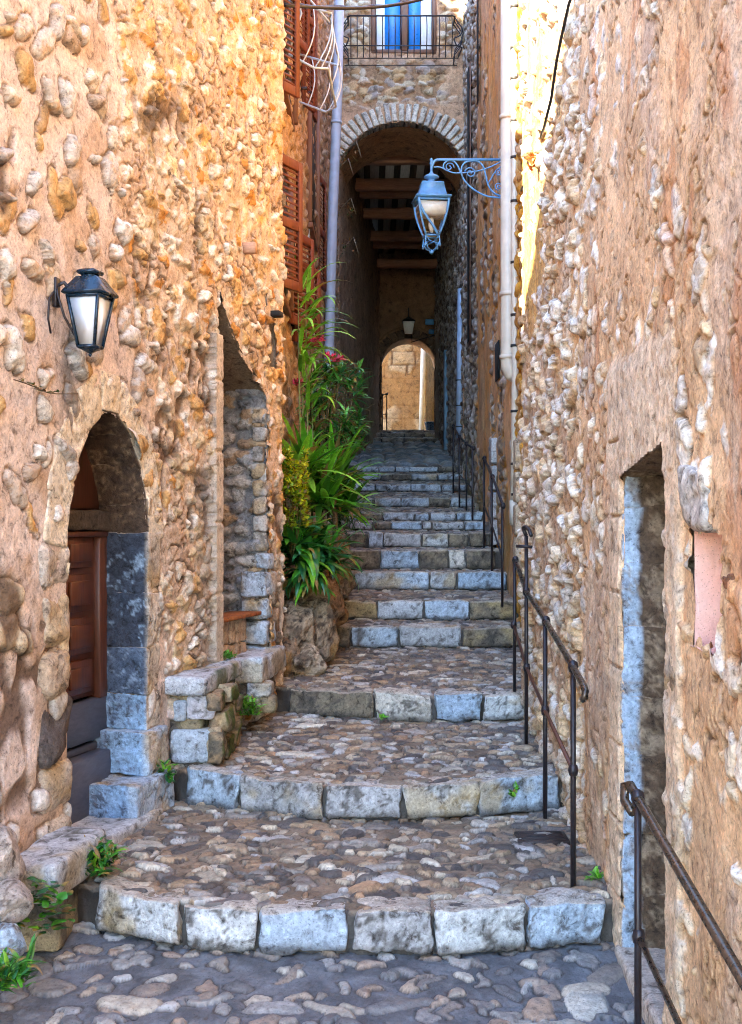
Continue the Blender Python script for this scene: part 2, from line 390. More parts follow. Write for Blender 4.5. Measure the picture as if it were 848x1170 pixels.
def tread_fn(sp, seed, mortar, relief, tone=None, sett=False):
    k_ = tone is None
    def fn(X, Y):
        if sett: d, q, r1, r2, r3 = stones(X, Y, sp*1.2, sp, seed, .44, .62, .97, .12, .35, .1)
        else:
            d, q, r1, r2, r3 = stones(X, Y, sp*.85, sp*.72, seed, .30, .62, .86 if k_ else .5, .30, .9, .45, 1)
            D_, Q_, R1, R2, R3 = stones(X, Y, sp*1.9, sp*1.5, seed+500, .24, .48, .55, .30, .9, .5, 1)
            bg_ = D_ > .02; q = np.where(bg_, Q_, q); d = np.where(bg_, D_, d); r1 = np.where(bg_, R1, r1); r2 = np.where(bg_, R2, r2); r3 = np.where(bg_, R3, r3)
        d = np.minimum(d, .85)/.85 if not sett else d
        n = fb2(X*9, Y*9, 4, seed+1); n2 = fb2(X*45, Y*45, 3, seed+2)
        hm = .55+.9*r3
        base = (n-.5)*.02+(n2-.5)*.006
        Hs = -.38*relief+relief*1.25*d*hm+(n2-.5)*.004+(r1-.5)*.008*(d > 0)+(n-.5)*.014
        H = np.maximum(base, base*.5+Hs)
        m = sstep(1.0, .94, q)*sstep(-.004, -.001, Hs-base*.5)
        c = pal(r2, C_COB); c = c*(.60+.52*r1)[..., None]; c = mix(c, np.array([.24, .20, .16])*np.ones_like(c), .10+.22*n); c = mix(c, c*.55, .6*sstep(.52, .66, n2+.2*(n-.5)))
        if tone is not None: c = mix(c, tone, .25+.3*n)
        mc = mix(mortar, np.array(mortar)*.6, sstep(.4, .65, n)); mc = mc*(.85+.3*n2)[..., None]
        ed = sstep(1.25, 1.02, q)*sstep(.80, .98, q)*(0 if sett else 1); mc = mix(mc, (.04, .032, .025), .85*ed)          # black dirt packed round each cobble
        H = H-.006*ed; c = mix(c, c*.55, .5*sstep(.82, 1.0, q))
        return H, mix(mc, c, m)
    return fn
def build_step(r, nxt, xl, xr, k, sp=.12, mortar=(.20, .175, .15), relief=.022, res=.014, tone=None, stones_on=True, sett=False, stc=None):
    g = G(); f = r['f']; zt = r['zt']+SR; zb = r['zb']+SR-.08; ze = nxt[0]+SR
    nx = int((xr-xl)/res); X = np.linspace(xl, xr, nx)
    yf = f(X)+.05; yb = nxt[1](X)+.10
    L = float(np.mean(yb-yf)); ny = max(8, int(L/(res*1.7)))
    fn = tread_fn(sp, 100+k*7, mortar, relief, tone, sett)
    t = np.linspace(0, 1, ny)
    Y = yf[None, :]*(1-t[:, None])+yb[None, :]*t[:, None]; XX = np.tile(X, (ny, 1))
    H, C = fn(XX, Y)
    Z = zt-.012+(ze-zt)*t[:, None]+H-.006*np.abs(XX)**2*0
    # riser backing rows first
    nb = 10; tb = np.linspace(0, 1, nb)
    Yb = np.tile(yf-.0, (nb, 1))+.03*(fb2(np.tile(X, (nb, 1))*20, tb[:, None]*4+np.zeros((nb, nx)), 3, k)-.5)
    Zb = zb+(Z[0][None, :]-zb)*tb[:, None]
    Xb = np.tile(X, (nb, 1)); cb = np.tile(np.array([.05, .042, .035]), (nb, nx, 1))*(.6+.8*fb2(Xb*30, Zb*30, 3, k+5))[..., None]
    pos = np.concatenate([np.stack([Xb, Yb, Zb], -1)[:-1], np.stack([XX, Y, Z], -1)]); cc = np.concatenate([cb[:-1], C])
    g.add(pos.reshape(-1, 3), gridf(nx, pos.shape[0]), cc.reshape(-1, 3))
    st = g.build('step', MC, stairs)
    if stones_on:
        js = r['j']; Dm = float(f(np.array([0.]))[0]); h = (r['zt']-r['zb'])
        for i in range(len(js)-1):
            a = (js[i]-424)*Dm/F; b_ = (js[i+1]-424)*Dm/F
            gap = .003+rng.random()*.014; w = (b_-a)/2-gap
            if w < .02: continue
            cx = (a+b_)/2; dep = .085+rng.random()*.045; hh = h/2+.004
            seed = k*31+i
            q, fc, nn = rock((w, dep, hh*(.93+.12*rng.random())), seed, .013, .024, 9, .011 if k < 4 else .026, .026 if k < 4 else .018, 34)
            x = q[:, 0]+cx; y = f(x)+q[:, 1]+dep; z = SR+r['zb']+h/2-.004+q[:, 2]
            darkish = (k, i) in ((3, 0), (7, 0), (7, 2), (7, 4), (4, 0), (8, 0), (8, 4)) or (k > 3 and rng.random() < .15)
            base = (.22, .18, .13) if darkish else (stc or STONE_P[rng.randrange(6)])
            c = stonecol(q+np.array([cx, 0, 0]), seed, base, (.075, .065, .055), .60 if darkish else .44, (.40, .30, .16) if rng.random() < .3 else None)
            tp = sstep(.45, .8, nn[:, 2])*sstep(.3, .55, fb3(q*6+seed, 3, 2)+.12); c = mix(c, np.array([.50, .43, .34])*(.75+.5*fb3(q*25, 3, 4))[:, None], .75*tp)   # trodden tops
            c = mix(c, (.06, .05, .04), .85*sstep(-.35, -1., q[:, 2]/hh+.5*(fb3(q*12+seed, 3, 6)-.5)))  # bottom edge painted dark for the shade under the stone
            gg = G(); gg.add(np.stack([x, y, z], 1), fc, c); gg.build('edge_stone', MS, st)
    return st
tones = {0: (.20, .21, .22)}
spans = {0: (-2.6, 1.14), 1: (-1.95, 1.16), 2: (-1.5, 1.18), 3: (-1.1, 1.45), 4: (-.8, 1.5), 5: (-.8, 1.5)}
for k, r in enumerate(risers):
    nxt = (risers[k+1]['zb'], risers[k+1]['f']) if k+1 < len(risers) else (rtop2[0][0], lambda x: np.full_like(x, rtop2[0][2]))
    xl, xr = spans.get(k, (-.75, 1.55))
    rs = [.0055, .0055, .0065, .008, .014][min(k, 4)]
    last = k == len(risers)-1
    build_step(r, nxt, xl, xr, k, sp=.115 if k == 0 else (.10 if not last else .19), mortar=(.13, .135, .145) if k == 0 else (.24, .18, .125), relief=.012 if k == 0 else (.0135 if not last else .05), res=rs if not last else .025,
               tone=tones.get(k) if not last else (.16, .24, .28), sett=last, stc=(.40, .44, .47) if k > 10 else None)
for i, (zb, zt, D) in enumerate(rtop2):
    r = dict(zb=zb, zt=zt, D=D, j=[404, 436, 462, 485, 512]); r['f'] = mk_curve(r)
    nx = rtop2[i+1] if i < 2 else (2.22, 0, 36.)
    build_step(r, (nx[0], (lambda d: (lambda x: np.full_like(x, d)))(nx[2])), -.6, 2.6 if i == 2 else 1.7, 20+i, res=.04, sp=.16, stc=(.28, .24, .20))
# lowest landing, below the frame
g = G()
def low_fn(X, Y): return tread_fn(.12, 900, (.2, .17, .14), .02)(X, Y)
field(g, (0, 0, -.36), (1, 0, 0), (0, 1, 0), (0, 0, 1), np.linspace(-3.2, 1.14, 150), np.linspace(-5, 3.4, 260), low_fn)
tag(g.build('path', MC), kind='structure')
g = G(); n = 60
gx = np.sinh(np.linspace(-6, 6, n))*1.1; gy = np.sinh(np.linspace(-6, 6, n))*1.1
field(g, (0, 0, -.55), (1, 0, 0), (0, 1, 0), (0, 0, 1), gx, gy, lambda U, V: (fb2(U*.2, V*.2, 3, 4)*.05, np.tile(np.array([.2, .17, .13]), U.shape+(1,))))
tag(g.build('ground', M_earth), kind='structure')

# ================================================================== left house
KX = .253; X0 = -2.976
Ln = math.hypot(1, KX)
LD = np.array([KX/Ln, 1/Ln, 0]); LN = np.array([1/Ln, -KX/Ln, 0])        # along the wall, out of the wall
def LW(y, off=0., z=0.):                                                  # a point on the left wall at depth y
    return np.array([X0+KX*y, y, z])+LN*off
lhouse = thing('left_house', 'pebble-studded house on the left with an arched wooden door and a tall rubble recess', 'house', (-1.5, 6.4, 0))
prof_y = [-4, 0, 2.4, 4.6, 5.5, 8.2, 8.3, 9.17]; prof_z = [8.2, 7.9, 7.5, 5.5, 5.0, 5.5, 7.2, 7.2]  # unseen roofline, notched and stepped to shape the sun patch opposite
DN, DF = 5.93, 6.83; SPR = 1.72; HW = (DF-DN)/2; MID = (DF+DN)/2; RISE = .665
def arch_z(y, grow=0.):
    t = np.clip(np.abs(y-MID)/(HW+grow), 0, 1)
    return SPR+(RISE+grow)*(1-t**1.85)**.56
ND, NF = 7.89, 8.80
def nic_top(y): return np.interp(y, [ND, 8.25, NF], [3.30, 2.98, 2.72])
def lmask(U, V):
    y = U
    top = np.interp(y, prof_y, prof_z)
    door = (y > DN) & (y < DF) & (V < np.maximum(arch_z(y), SPR-.0))
    nic = (y > ND) & (y < NF) & (V < nic_top(y)) & (V > .8)
    slot = (y > 8.86) & (y < 9.0) & (V > 2.95) & (V < 3.3)
    return ~(door | nic | slot) & (V < top)
C_L1 = [(.62, .57, .50), (.46, .30, .16), (.50, .42, .33), (.60, .56, .50), (.40, .30, .22), (.52, .34, .17), (.48, .42, .36)]
C_L3 = [(.68, .63, .56), (.60, .54, .45), (.52, .42, .29), (.63, .58, .52), (.46, .41, .35), (.70, .66, .60), (.50, .36, .22)]
C_L2 = [(.68, .60, .49), (.58, .38, .19), (.64, .54, .41), (.52, .27, .11), (.72, .66, .57), (.54, .42, .27), (.62, .49, .32), (.66, .58, .48)]
def lfn(U, V):
    y = U
    d1, q1, a1, b1, c1 = stones(U, V, .19, .19, 11, .16, .46, .78, .30, .9, .4)
    d2, q2, a2, b2, c2 = stones(U, V, .15, .105, 23, .30, .60, .93, .5, .85, .4)
    # big river stones low on the near part
    d3, q3, a3, b3, c3 = stones(U, V, .24, .24, 37, .22, .42, .80, .22, .85, .35)
    n = fb2(U*4, V*4, 4, 5); n2 = fb2(U*26, V*26, 4, 6); n3 = fb2(U*1.2, V*1.2, 3, 8); n4 = fb2(U*70, V*70, 2, 9)
    zone = sstep(6.55, 7.05, y+.5*(n3-.5)+.12*(V-2.5))
    H = (n-.5)*(.010+.046*zone)+(n2-.5)*(.006+.013*zone)
    low = sstep(1.75, 1.35, V+.4*(n3-.5))*(1-zone)
    Hs1 = -.010+.045*d1*(.5+.9*c1)*(1-.7*low); Hs2 = -.012+.031*d2*(.45+.9*c2); Hs3 = -.004+.034*d3*(.6+.7*c3)
    Hs = np.where(zone > .5, np.where(d2 > .001, Hs2, -.06), np.where(d1 > .001, Hs1, -.06))
    pick3 = low > .5
    Hs = np.where(pick3, np.where(d3 > .001, Hs3, -.06), Hs)
    HH = np.maximum(H, H*.4+Hs+(n2-.5)*(.008+.014*zone)+(n4-.5)*.005)
    m = sstep(-.001, .004, H*.4+Hs-H)
    cs = np.where((zone > .5)[..., None], pal(b2, C_L2)*(.85+.3*a2)[..., None], pal(b1, C_L1)*(.85+.3*a1)[..., None])
    cs = np.where(pick3[..., None], pal(b3, C_L3)*(.85+.3*a3)[..., None], cs)
    cs = mix(cs, (.50, .26, .10), .45*sstep(.56, .7, n2)*(1-.8*low))            # rust mottling on the stones
    mor = mix((.64, .53, .46), (.60, .47, .36), zone)
    mor = mix(mor, (.48, .34, .24), sstep(.52, .70, n)*.8); mor = mor*(.88+.24*n2)[..., None]
    st = sstep(.62, .74, fb2(U*2.3+3, V*.9, 4, 44))
    c = mix(mor, cs, m)
    qq = np.where(pick3, q3, q1); rim = sstep(1.22, 1.02, qq)*sstep(.86, .98, qq)*(1-zone)*sstep(.42, .55, n2+.15+.1*low)
    HH = HH-.010*rim; c = mix(c, (.14, .09, .06), .70*rim)      # groove shade painted round each pebble
    q2_ = sstep(1.3, 1.02, q2)*sstep(.84, .98, q2)*zone*sstep(.47, .62, n+.3*(n2-.5)); HH = HH-.016*q2_; c = mix(c, (.09, .055, .035), .8*q2_)  # same painted groove shade for the dense stone zone
    # missing mortar: dark holes and cracks in places
    crack = sstep(.05, .012, np.abs(fb2(U*2.2, V*1.1, 4, 71)-.5))*sstep(.5, .6, fb2(U*1.1, V*1.1, 2, 73))
    HH = HH-.02*crack; c = mix(c, (.10, .06, .04), .85*crack)
    # dark grey streak under the lantern
    sk = np.exp(-((y-5.96)/.10)**2)*sstep(1.9, 2.3, V)*sstep(2.85, 2.6, V)*sstep(.35, .55, n2+.1)
    c = mix(c, (.12, .11, .10), .75*sk)
    # grey rubble patch beside the recess
    gp = sstep(7.45, 7.55, y+.1*(n2-.5))*sstep(7.84, 7.8, y)*sstep(2.35, 2.15, V)
    c = mix(c, (.30, .27, .24), .5*gp)
    qn = sstep(7.74, 7.78, y+.03*(n2-.5))*sstep(7.895, 7.88, y)*sstep(3.1, 2.95, V)
    HH = np.where(qn > .5, .03+.006*n2+.012*sstep(.46, .5, np.abs(((V*2.2) % 1)-.5))*-1, HH); c = mix(c, (.55, .46, .36), .85*qn)
    return HH, c
g = G()
ug = np.concatenate([np.arange(.4, 4.7, .05), np.arange(4.7, 9.175, .009)])
field(g, (X0, 0, 0), (KX, 1, 0), (0, 0, 1), LN, ug, np.arange(-.5, 6.0, .0075), lfn, lmask)
facade = g.build('wall', MW, lhouse)
# body behind the facade (same roofline), upper walling and the house end
g = G()
def prism(g, ys, zs, o1, o2, zb, col):
    n = len(ys); V = []
    for o in (o1, o2):
        for y, z in zip(ys, zs): V.append(LW(y, o, z))
        for y in ys: V.append(LW(y, o, zb))
    f = []; m = 2*n
    for i in range(n-1):
        f += [(i, i+1, n+i+1, n+i)[::-1], (m+i, m+i+1, m+n+i+1, m+n+i), (i, i+1, m+i+1, m+i), (n+i, n+i+1, m+n+i+1, m+n+i)[::-1]]
    f += [(0, n, m+n, m)[::-1], (n-1, 2*n-1, m+2*n-1, m+n-1)]
    g.add(V, f, col)
prism(g, prof_y, prof_z, -.75, -4.5, -.5, (.42, .30, .2))
prism(g, [-4, 0, 2.4, 4.0], [8.2, 7.9, 7.5, 5.9], -.03, -.75, 5.98, (.42, .30, .2))
prism(g, [8.32, 9.14], [7.2, 7.2], -.04, -.75, 5.98, (.42, .30, .2)); prism(g, [9.06, 9.15], [5.97, 5.97], -.04, -.75, -.2, (.42, .30, .2))
prism(g, [-4, .42], [6., 6.], -.03, -.75, -.5, (.42, .30, .2))
g.build('rear_wall', MPL, lhouse, smooth=False)
g = G(); V = []
for dz in (0., .14):
    for o in (.10, -4.6):
        for y, z in zip(prof_y, prof_z): V.append(LW(y, o if y < 5.2 or o < 0 else -.01, z+.01+dz))
n = len(prof_y); f = []
for i in range(n-1):
    a = (i, i+1, n+i+1, n+i); f.append(a); f.append(tuple(2*n+k for k in a[::-1])); f.append((i, 2*n+i, 2*n+i+1, i+1)); f.append((n+i+1, 3*n+i+1, 3*n+i, n+i))
f += [(0, n, 3*n, 2*n), (n-1, 3*n-1, 4*n-1, 2*n-1)]
g.add(V, f); g.build('roof', M_tile, lhouse, smooth=False)

# --- door surround: jamb blocks and arch stones, each block wraps the reveal
sur = None
def wall_block(g, yc, zc, hy, hd, hz, rot, seed, colf, off=0., amp=.012, low=.012, r=.03, res=.016, cap=24):
    q, fc, nn = rock((hy, hd, hz), seed, r, amp, 9, res, low, cap)
    c = colf(q, nn, seed)
    cr, sr = math.cos(rot), math.sin(rot)
    a = q[:, 0]*cr-q[:, 2]*sr; z = q[:, 0]*sr+q[:, 2]*cr
    pos = np.array([LW(yc, 0, zc)])+a[:, None]*LD+(off-hd-q[:, 1])[:, None]*LN+z[:, None]*np.array([0, 0, 1])
    g.add(pos, fc, c)
def blockcol(base, dark=.3, reveal=None):
    def f(q, nn, seed):
        c = stonecol(q, seed, base, (.16, .13, .10), dark, (.45, .32, .18))
        if reveal is not None:
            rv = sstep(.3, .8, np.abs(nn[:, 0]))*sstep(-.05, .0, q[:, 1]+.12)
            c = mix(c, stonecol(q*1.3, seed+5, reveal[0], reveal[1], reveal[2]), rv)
        return c
    return f
g = G(); zz = .12; i = 0
hs = [.30, .26, .30, .24, .26, .24]
for h in hs:                                              # near jamb: big rounded stones
    wall_block(g, DN-.10, zz+h/2, .11+rng.random()*.06, .17, h/2-.004, (rng.random()-.5)*.12, 300+i, blockcol([(.50, .41, .31), (.46, .38, .30), (.10, .08, .07), (.46, .35, .25), (.50, .42, .33), (.48, .41, .34)][i], .25), off=.03, r=.06, low=.04, amp=.022); zz += h; i += 1
g.build('near_jamb', MS, lhouse)
g = G(); zz = .20
fj = [(.22, .36, .27, 'b'), (.24, .24, .15, 'b'), (.20, .10, .08, 'b'), (.26, .10, .08, 'b'), (.30, .10, .08, 'd'), (.34, .10, .08, 'd')]
for i, (h, hw, _, kd) in enumerate(fj):
    rv = ((.30, .42, .56), (.10, .11, .14), .40) if i < 3 else (((.10, .13, .18), (.30, .38, .47), .42) if kd == 'b' else ((.045, .055, .075), (.26, .34, .42), .36))  # the reveal's blue is the sky's cast put into the colour
    wy = [.17, .11, .09, .085, .085, .085][i]
    yc = DF-.02+wy-([.24, .05, 0, 0, 0, 0][i]); 
    wall_block(g, yc, zz+h/2, wy+[.08, .02, 0, 0, 0, 0][i], .15+[.05, .03, 0, 0, 0, 0][i], h/2+(.003 if i > 1 else -.002), 0, 330+i, blockcol((.40, .46, .52) if i < 2 else (.54, .46, .37), .35, rv), off=[.10, .05, .012, .012, .012, .012][i], r=.012, low=.010, amp=.014, res=.010, cap=44); zz += h
g.build('far_jamb', MS, lhouse)
g = G()
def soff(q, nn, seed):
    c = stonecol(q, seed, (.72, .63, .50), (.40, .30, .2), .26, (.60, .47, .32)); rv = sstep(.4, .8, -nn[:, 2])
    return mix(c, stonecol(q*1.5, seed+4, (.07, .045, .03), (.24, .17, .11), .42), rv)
ys_ = np.concatenate([MID-HW*np.cos(np.linspace(0, math.pi, 400))]); zs_ = arch_z(ys_, .10)
ya_ = MID+(ys_-MID)*(HW+.10)/HW; sl0 = np.concatenate([[0], np.cumsum(np.hypot(np.diff(ya_), np.diff(SPR+(zs_-SPR))))])
zs_ = arch_z(ya_, .10); sl0 = np.concatenate([[0], np.cumsum(np.hypot(np.diff(ya_), np.diff(zs_)))])
cuts = [0, .11, .24, .35, .455, .545, .66, .77, .88, 1.]
for k in range(9):
    s0, s1 = cuts[k]*sl0[-1], cuts[k+1]*sl0[-1]; sm = (s0+s1)/2
    yc = float(np.interp(sm, sl0, ya_)); zc = float(np.interp(sm, sl0, zs_))
    dy_ = float(np.interp(sm+.02, sl0, ya_)-np.interp(sm-.02, sl0, ya_)); dz_ = float(np.interp(sm+.02, sl0, zs_)-np.interp(sm-.02, sl0, zs_))
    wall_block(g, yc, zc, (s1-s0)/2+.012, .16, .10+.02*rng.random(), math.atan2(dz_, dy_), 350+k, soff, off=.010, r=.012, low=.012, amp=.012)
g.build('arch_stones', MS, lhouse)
# --- door leaf in its recess
door = G()
def lbox(g, y0, y1, z0, z1, o0, o1, b=.006, col=(.5, .5, .5)):
    c = LW((y0+y1)/2, (o0+o1)/2, (z0+z1)/2); M = np.array([LD, LN, [0, 0, 1]])
    cbox(g, c, (abs(y1-y0)/2*Ln, abs(o1-o0)/2, (z1-z0)/2), b, col, M)
OD = -.27
g = G()
y0, y1 = DN-.06, DF+.02; zb, zt = .86, 1.755
lbox(g, y0, y1, zb, zt, OD-.05, OD)
lf = g.build('door', M_door, lhouse)
ys = [DN+.02, DN+.40, DF-.10]
rows = [(.90, 1.07), (1.12, 1.335), (1.385, 1.60), (1.645, 1.72)]
for (c0, c1) in ((DN-.02, DN+.35), (DN+.42, DF-.16)):
    for (a, b_) in ((.89, 1.07), (1.105, 1.30), (1.335, 1.535), (1.57, 1.735)):
        g = G(); lbox(g, c0, c1, a, b_, OD, OD+.022, .012); lbox(g, c0+.05, c1-.05, a+.035, b_-.035, OD+.022, OD+.042, .016); g.build('panel', M_door, lf)
g = G(); tube(g, [LW(DN+.385, OD+.01, 1.24), LW(DN+.385, OD+.06, 1.24), LW(DN+.34, OD+.06, 1.24)], .008, 8); g.build('handle', M_iron, lf)
g = G()
lbox(g, DF-.10, DF+.03, .84, 1.76, OD-.05, OD+.035); lbox(g, DN-.1, DF+.03, 1.735, 1.765, OD-.05, OD+.045)
g.build('door_frame', M_doorframe, lhouse)
g = G(); q, fc, nn = rock((.56, .07, .06), 401, .02, .02, 9, .02, .01)
g.add(LW(MID+.0, OD-.02, 1.825)+q[:, :1]*LD+q[:, 1:2]*LN+q[:, 2:]*np.array([0, 0, 1]), fc, stonecol(q, 401, (.08, .06, .045), (.03, .025, .02), .4)); g.build('lintel_stone', MS, lhouse)
g = G(); lbox(g, DN-.05, DF+.05, 1.885, 2.5, OD-.06, OD-.01); g.build('tympanum', M_doorframe, lhouse)
g = G(); lbox(g, DN-.06, DF+.02, .62, .845, OD-.03, OD+.03, .008); lbox(g, DN-.06, DF+.02, .56, .60, OD-.03, OD+.01, .006); lbox(g, DN-.06, DF+.02, .20, .56, OD-.02, OD+.09, .01); g.build('kick_board', M_greyboard, lhouse)
g = G(); lbox(g, DN-.12, DF+.12, .0, 2.6, OD-.10, OD-.065); lbox(g, DN-.14, DN-.02, .1, 2.5, OD-.06, -.06); g.build('door_backing', M_dark, lhouse)
# door step slab
q, fc, nn = rock((.50, .19, .075), 411, .02, .008, 8, .02, .008)
g = G(); g.add(LW(MID-.08, -.06, .175)+q[:, :1]*LD+q[:, 1:2]*LN+q[:, 2:]*np.array([0, 0, 1]), fc, stonecol(q, 411, (.48, .48, .47), (.22, .2, .17), .3, (.42, .34, .24))); g.build('threshold', MS, lhouse)
# --- rubble recess
def rubble(seed, su=.13, sv=.10, cols=None, mortar=(.22, .21, .20), rel=.05):
    cols = cols or [(.40, .36, .31), (.30, .29, .28), (.46, .42, .37), (.34, .24, .16), (.26, .25, .25), (.42, .30, .19)]
    def fn(U, V):
        d, q, r1, r2, r3 = stones(U, V, su, sv, seed, .38, .62, .95, .3, .75, .3)
        n = fb2(U*20, V*20, 4, seed+1)
        H = -.02+rel*d*(.5+.8*r3)+(n-.5)*.02; m = sstep(.08, .25, d)
        return H, mix(np.array(mortar)*(.7+.5*n)[..., None], pal(r2, cols)*(.75+.5*n)[..., None], m)
    return fn
g = G(); o = LW(NF, 0); back = -LN
field(g, o, tuple(-LN), (0, 0, 1), tuple(-LD), np.arange(-.0, .62, .012), np.arange(.75, 3.5, .011), rubble(501, .12, .085))
o2 = LW(ND, -.60)
field(g, o2, tuple(LD), (0, 0, 1), tuple(LN), np.arange(0, 1.0, .02), np.arange(.75, 3.6, .02), rubble(502))
field(g, LW(ND, 0), tuple(-LN), (0, 0, 1), tuple(LD), np.arange(.02, .62, .03), np.arange(.75, 3.5, .03), rubble(503))
V = [LW(y, o_, z) for y in (ND-.05, 8.25, NF+.05) for o_, z in ((.0, float(nic_top(y))+.02), (-.65, float(nic_top(y))+.02))]
g.add(V, [(0, 1, 3, 2), (2, 3, 5, 4)], (.25, .18, .12))
g.build('recess', MS, lhouse)
g = G()
for i in range(14):                                       # quoins of the recess's far side
    h = [.16, .17, .17, .2][i] if i < 4 else .13
    z = .78+sum(([.16, .17, .17, .2][j] if j < 4 else .13) for j in range(i))
    if z+h > 2.74: break
    w = .075+.05*(i % 2) if i < 4 else .025+.05*rng.random()
    wall_block(g, NF-.01+w/2, z+h/2, w, .10 if i < 4 else .05, h/2-.008, 0, 520+i, blockcol((.46, .50, .54) if i < 5 else (.42, .37, .32), .45), off=.02 if i < 5 else .0, r=.025, low=.012 if i < 5 else .035, amp=.02)
g.build('quoins', MS, lhouse)
g = G()
for i in range(6):
    q, fc, nn = rock((.055, .05, .09), 540+i, .02, .01, 9, .02, .012)
    for row in range(2): g.add(LW(ND+.1+i*.11, -.12, .90+row*.18)+q[:, :1]*LD+q[:, 1:2]*LN+q[:, 2:]*np.array([0, 0, 1]), fc, stonecol(q, 540+i+row*8, (.46, .34, .24), (.2, .14, .1), .3))
lbox(g, ND+.03, NF-.05, 1.16, 1.185, -.02, -.24, .004, (.34, .13, .06))
g.build('blocking_stones', MS, lhouse)
g = G(); lbox(g, 8.84, 9.02, 2.93, 3.32, -.18, -.2); lbox(g, 8.9, 9.0, 3.32, 3.36, .06, -.1); g.build('vent_slot', M_dark, lhouse)
# small timber stub and pins in the wall
g = G(); c = LW(8.36, .03, 1.8+(600-284)*8.36/F); fbox(g, c, (.03, .05, .035), (.3, .16, .07), np.array([LD, LN, [0, 0, 1]])); g.build('timber_stub', M_beam, lhouse)
# ================================================================== right house
def RX(y): return 1.045+.0035*y
def RW(y, off=0., z=0.): return np.array([RX(y)-off, y, z])
rhouse = thing('right_house', 'rough plastered stone house on the right with narrow dark doorway and pink slit niche', 'house', (1.1, 4.5, 0))
RN, RF = 4.38, 5.15
def rl_top(y): return np.interp(y, [RN, RF], [2.10, 2.0])
NN, NFy = 3.70, 4.05
def rmask(U, V):
    door = (U > RN) & (U < RF) & (V < rl_top(U))
    nic = (U > NN) & (U < NFy) & (V > 1.42+.02*np.sin(U*40)) & (V < 1.79+.02*np.sin(U*25))
    return ~(door | nic)
C_R = [(.72, .65, .55), (.62, .54, .43), (.56, .50, .44), (.70, .60, .46), (.52, .38, .25), (.74, .69, .61), (.58, .53, .46), (.64, .48, .31)]
def rfn(U, V):
    n = fb2(U*3.2, V*2.4, 4, 105); n2 = fb2(U*22, V*22, 4, 106); n3 = fb2(U*1.1, V*.9, 3, 108); n4 = fb2(U*70, V*70, 2, 9)
    d1, q1, a1, b1, c1 = stones(U, V, .13, .13, 111, .20, .58, .82, .50, .95, .45)
    d2, q2, a2, b2, c2 = stones(U, V, .15, .115, 123, .34, .66, .96, .60, .9, .45)
    zone = sstep(5.9, 6.5, U+.35*(n3-.5)*2)
    plast = sstep(.50, .62, n3)*(1-zone)                  # stretches where plaster still covers the stones
    gold = sstep(7.2, 7.8, U+.9*(n-.5))*sstep(2.9, 3.5, V+.6*(n3-.5)+.25*(U-7.5))*sstep(.60, .46, fb2(U*4, V*1.6, 4, 171))  # smoother plaster zone, the sun's golden glow put into its colour
    H = (n-.5)*.05+(n2-.5)*(.010+.012*zone)
    Hs1 = -.006+.026*d1*(.4+.9*c1)-.022*plast; Hs2 = -.028+.060*d2*(.4+.9*c2)-.035*gold
    Hs = np.where(zone > .5, np.where(d2 > .001, Hs2, -.06), np.where(d1 > .001, Hs1, -.06))
    HH = np.maximum(H*(1-.3*zone), H*.4+Hs+(n2-.5)*(.012+.014*zone)+(n4-.5)*.006)
    m = sstep(-.002, .006, H*.4+Hs-H*(1-.3*zone))
    cs = np.where((zone > .5)[..., None], pal(b2, C_R)*(.85+.3*a2)[..., None]*1.04, pal(b1, C_R)*(.85+.3*a1)[..., None])
    cs = mix(cs, (.50, .36, .22), .45*sstep(.52, .68, n2))
    mor = mix((.68, .47, .295), (.58, .40, .23), zone); mor = mix(mor, (.54, .36, .22), sstep(.48, .66, n)); mor = mix(mor, (.52, .41, .32), sstep(.45, .6, fb2(U*1.7, V*.8, 3, 140))*.6)
    mor = mor*(.86+.28*n2)[..., None]
    mor = mix(mor, mix((.62, .40, .16), (.44, .28, .12), sstep(.45, .65, n2)), gold); c = mix(mor, cs, m)
    gq = np.where(zone > .5, q2, q1); gv = sstep(1.3, 1.02, gq)*sstep(.84, .98, gq)*(1-gold)*sstep(.46, .6, n+.3*(n2-.5)+.08*zone); HH = HH-.014*gv; c = mix(c, (.10, .065, .04), .75*gv)  # groove shade between the stones put into the colour
    rust = sstep(.60, .70, fb2(U*6, V*1.5, 4, 150))*sstep(.5, .6, n3+.1)*(1-zone)
    c = mix(c, (.45, .18, .08), .45*rust)
    # smooth worn stones framing the doorway
    fr = np.maximum(sstep(5.15, 5.17, U)*sstep(5.44, 5.38, U+.06*(n-.5)*2)*sstep(2.0, 1.95, V-.4), 0)
    li = sstep(4.2, 4.26, U)*sstep(5.5, 5.42, U)*sstep(1.98, 2.0, V)*sstep(2.55, 2.45, V+.1*(n-.5))
    nj = sstep(4.16, 4.2, U)*sstep(2.4, 2.3, V)*sstep(4.42, 4.36, U)
    f3 = np.maximum(np.maximum(fr*.9, li), nj*.8)
    HH = HH*(1-f3)+f3*(.020+.016*(n2-.5)+.02*(n-.5)); c = mix(c, np.array([.66, .53, .39])*(.8+.4*n2)[..., None], f3*.9)
    jt = fr*sstep(.47, .5, np.abs(((V*3.1+.3) % 1)-.5)); HH = HH-.02*jt; c = mix(c, (.30, .2, .13), .7*jt)
    return HH, c
g = G()
ur = [.5]
while ur[-1] < 8.72: ur.append(ur[-1]+max(.0085, .0024*ur[-1]) if ur[-1] > 3.1 else ur[-1]+.04)
vr = np.arange(-.6, 6.1, .0078)
field(g, (1.045, 0, 0), (.0035, 1, 0), (0, 0, 1), (-1, 0, 0), np.array(ur), vr, rfn, rmask)
g.build('wall', MW, rhouse)
g = G()
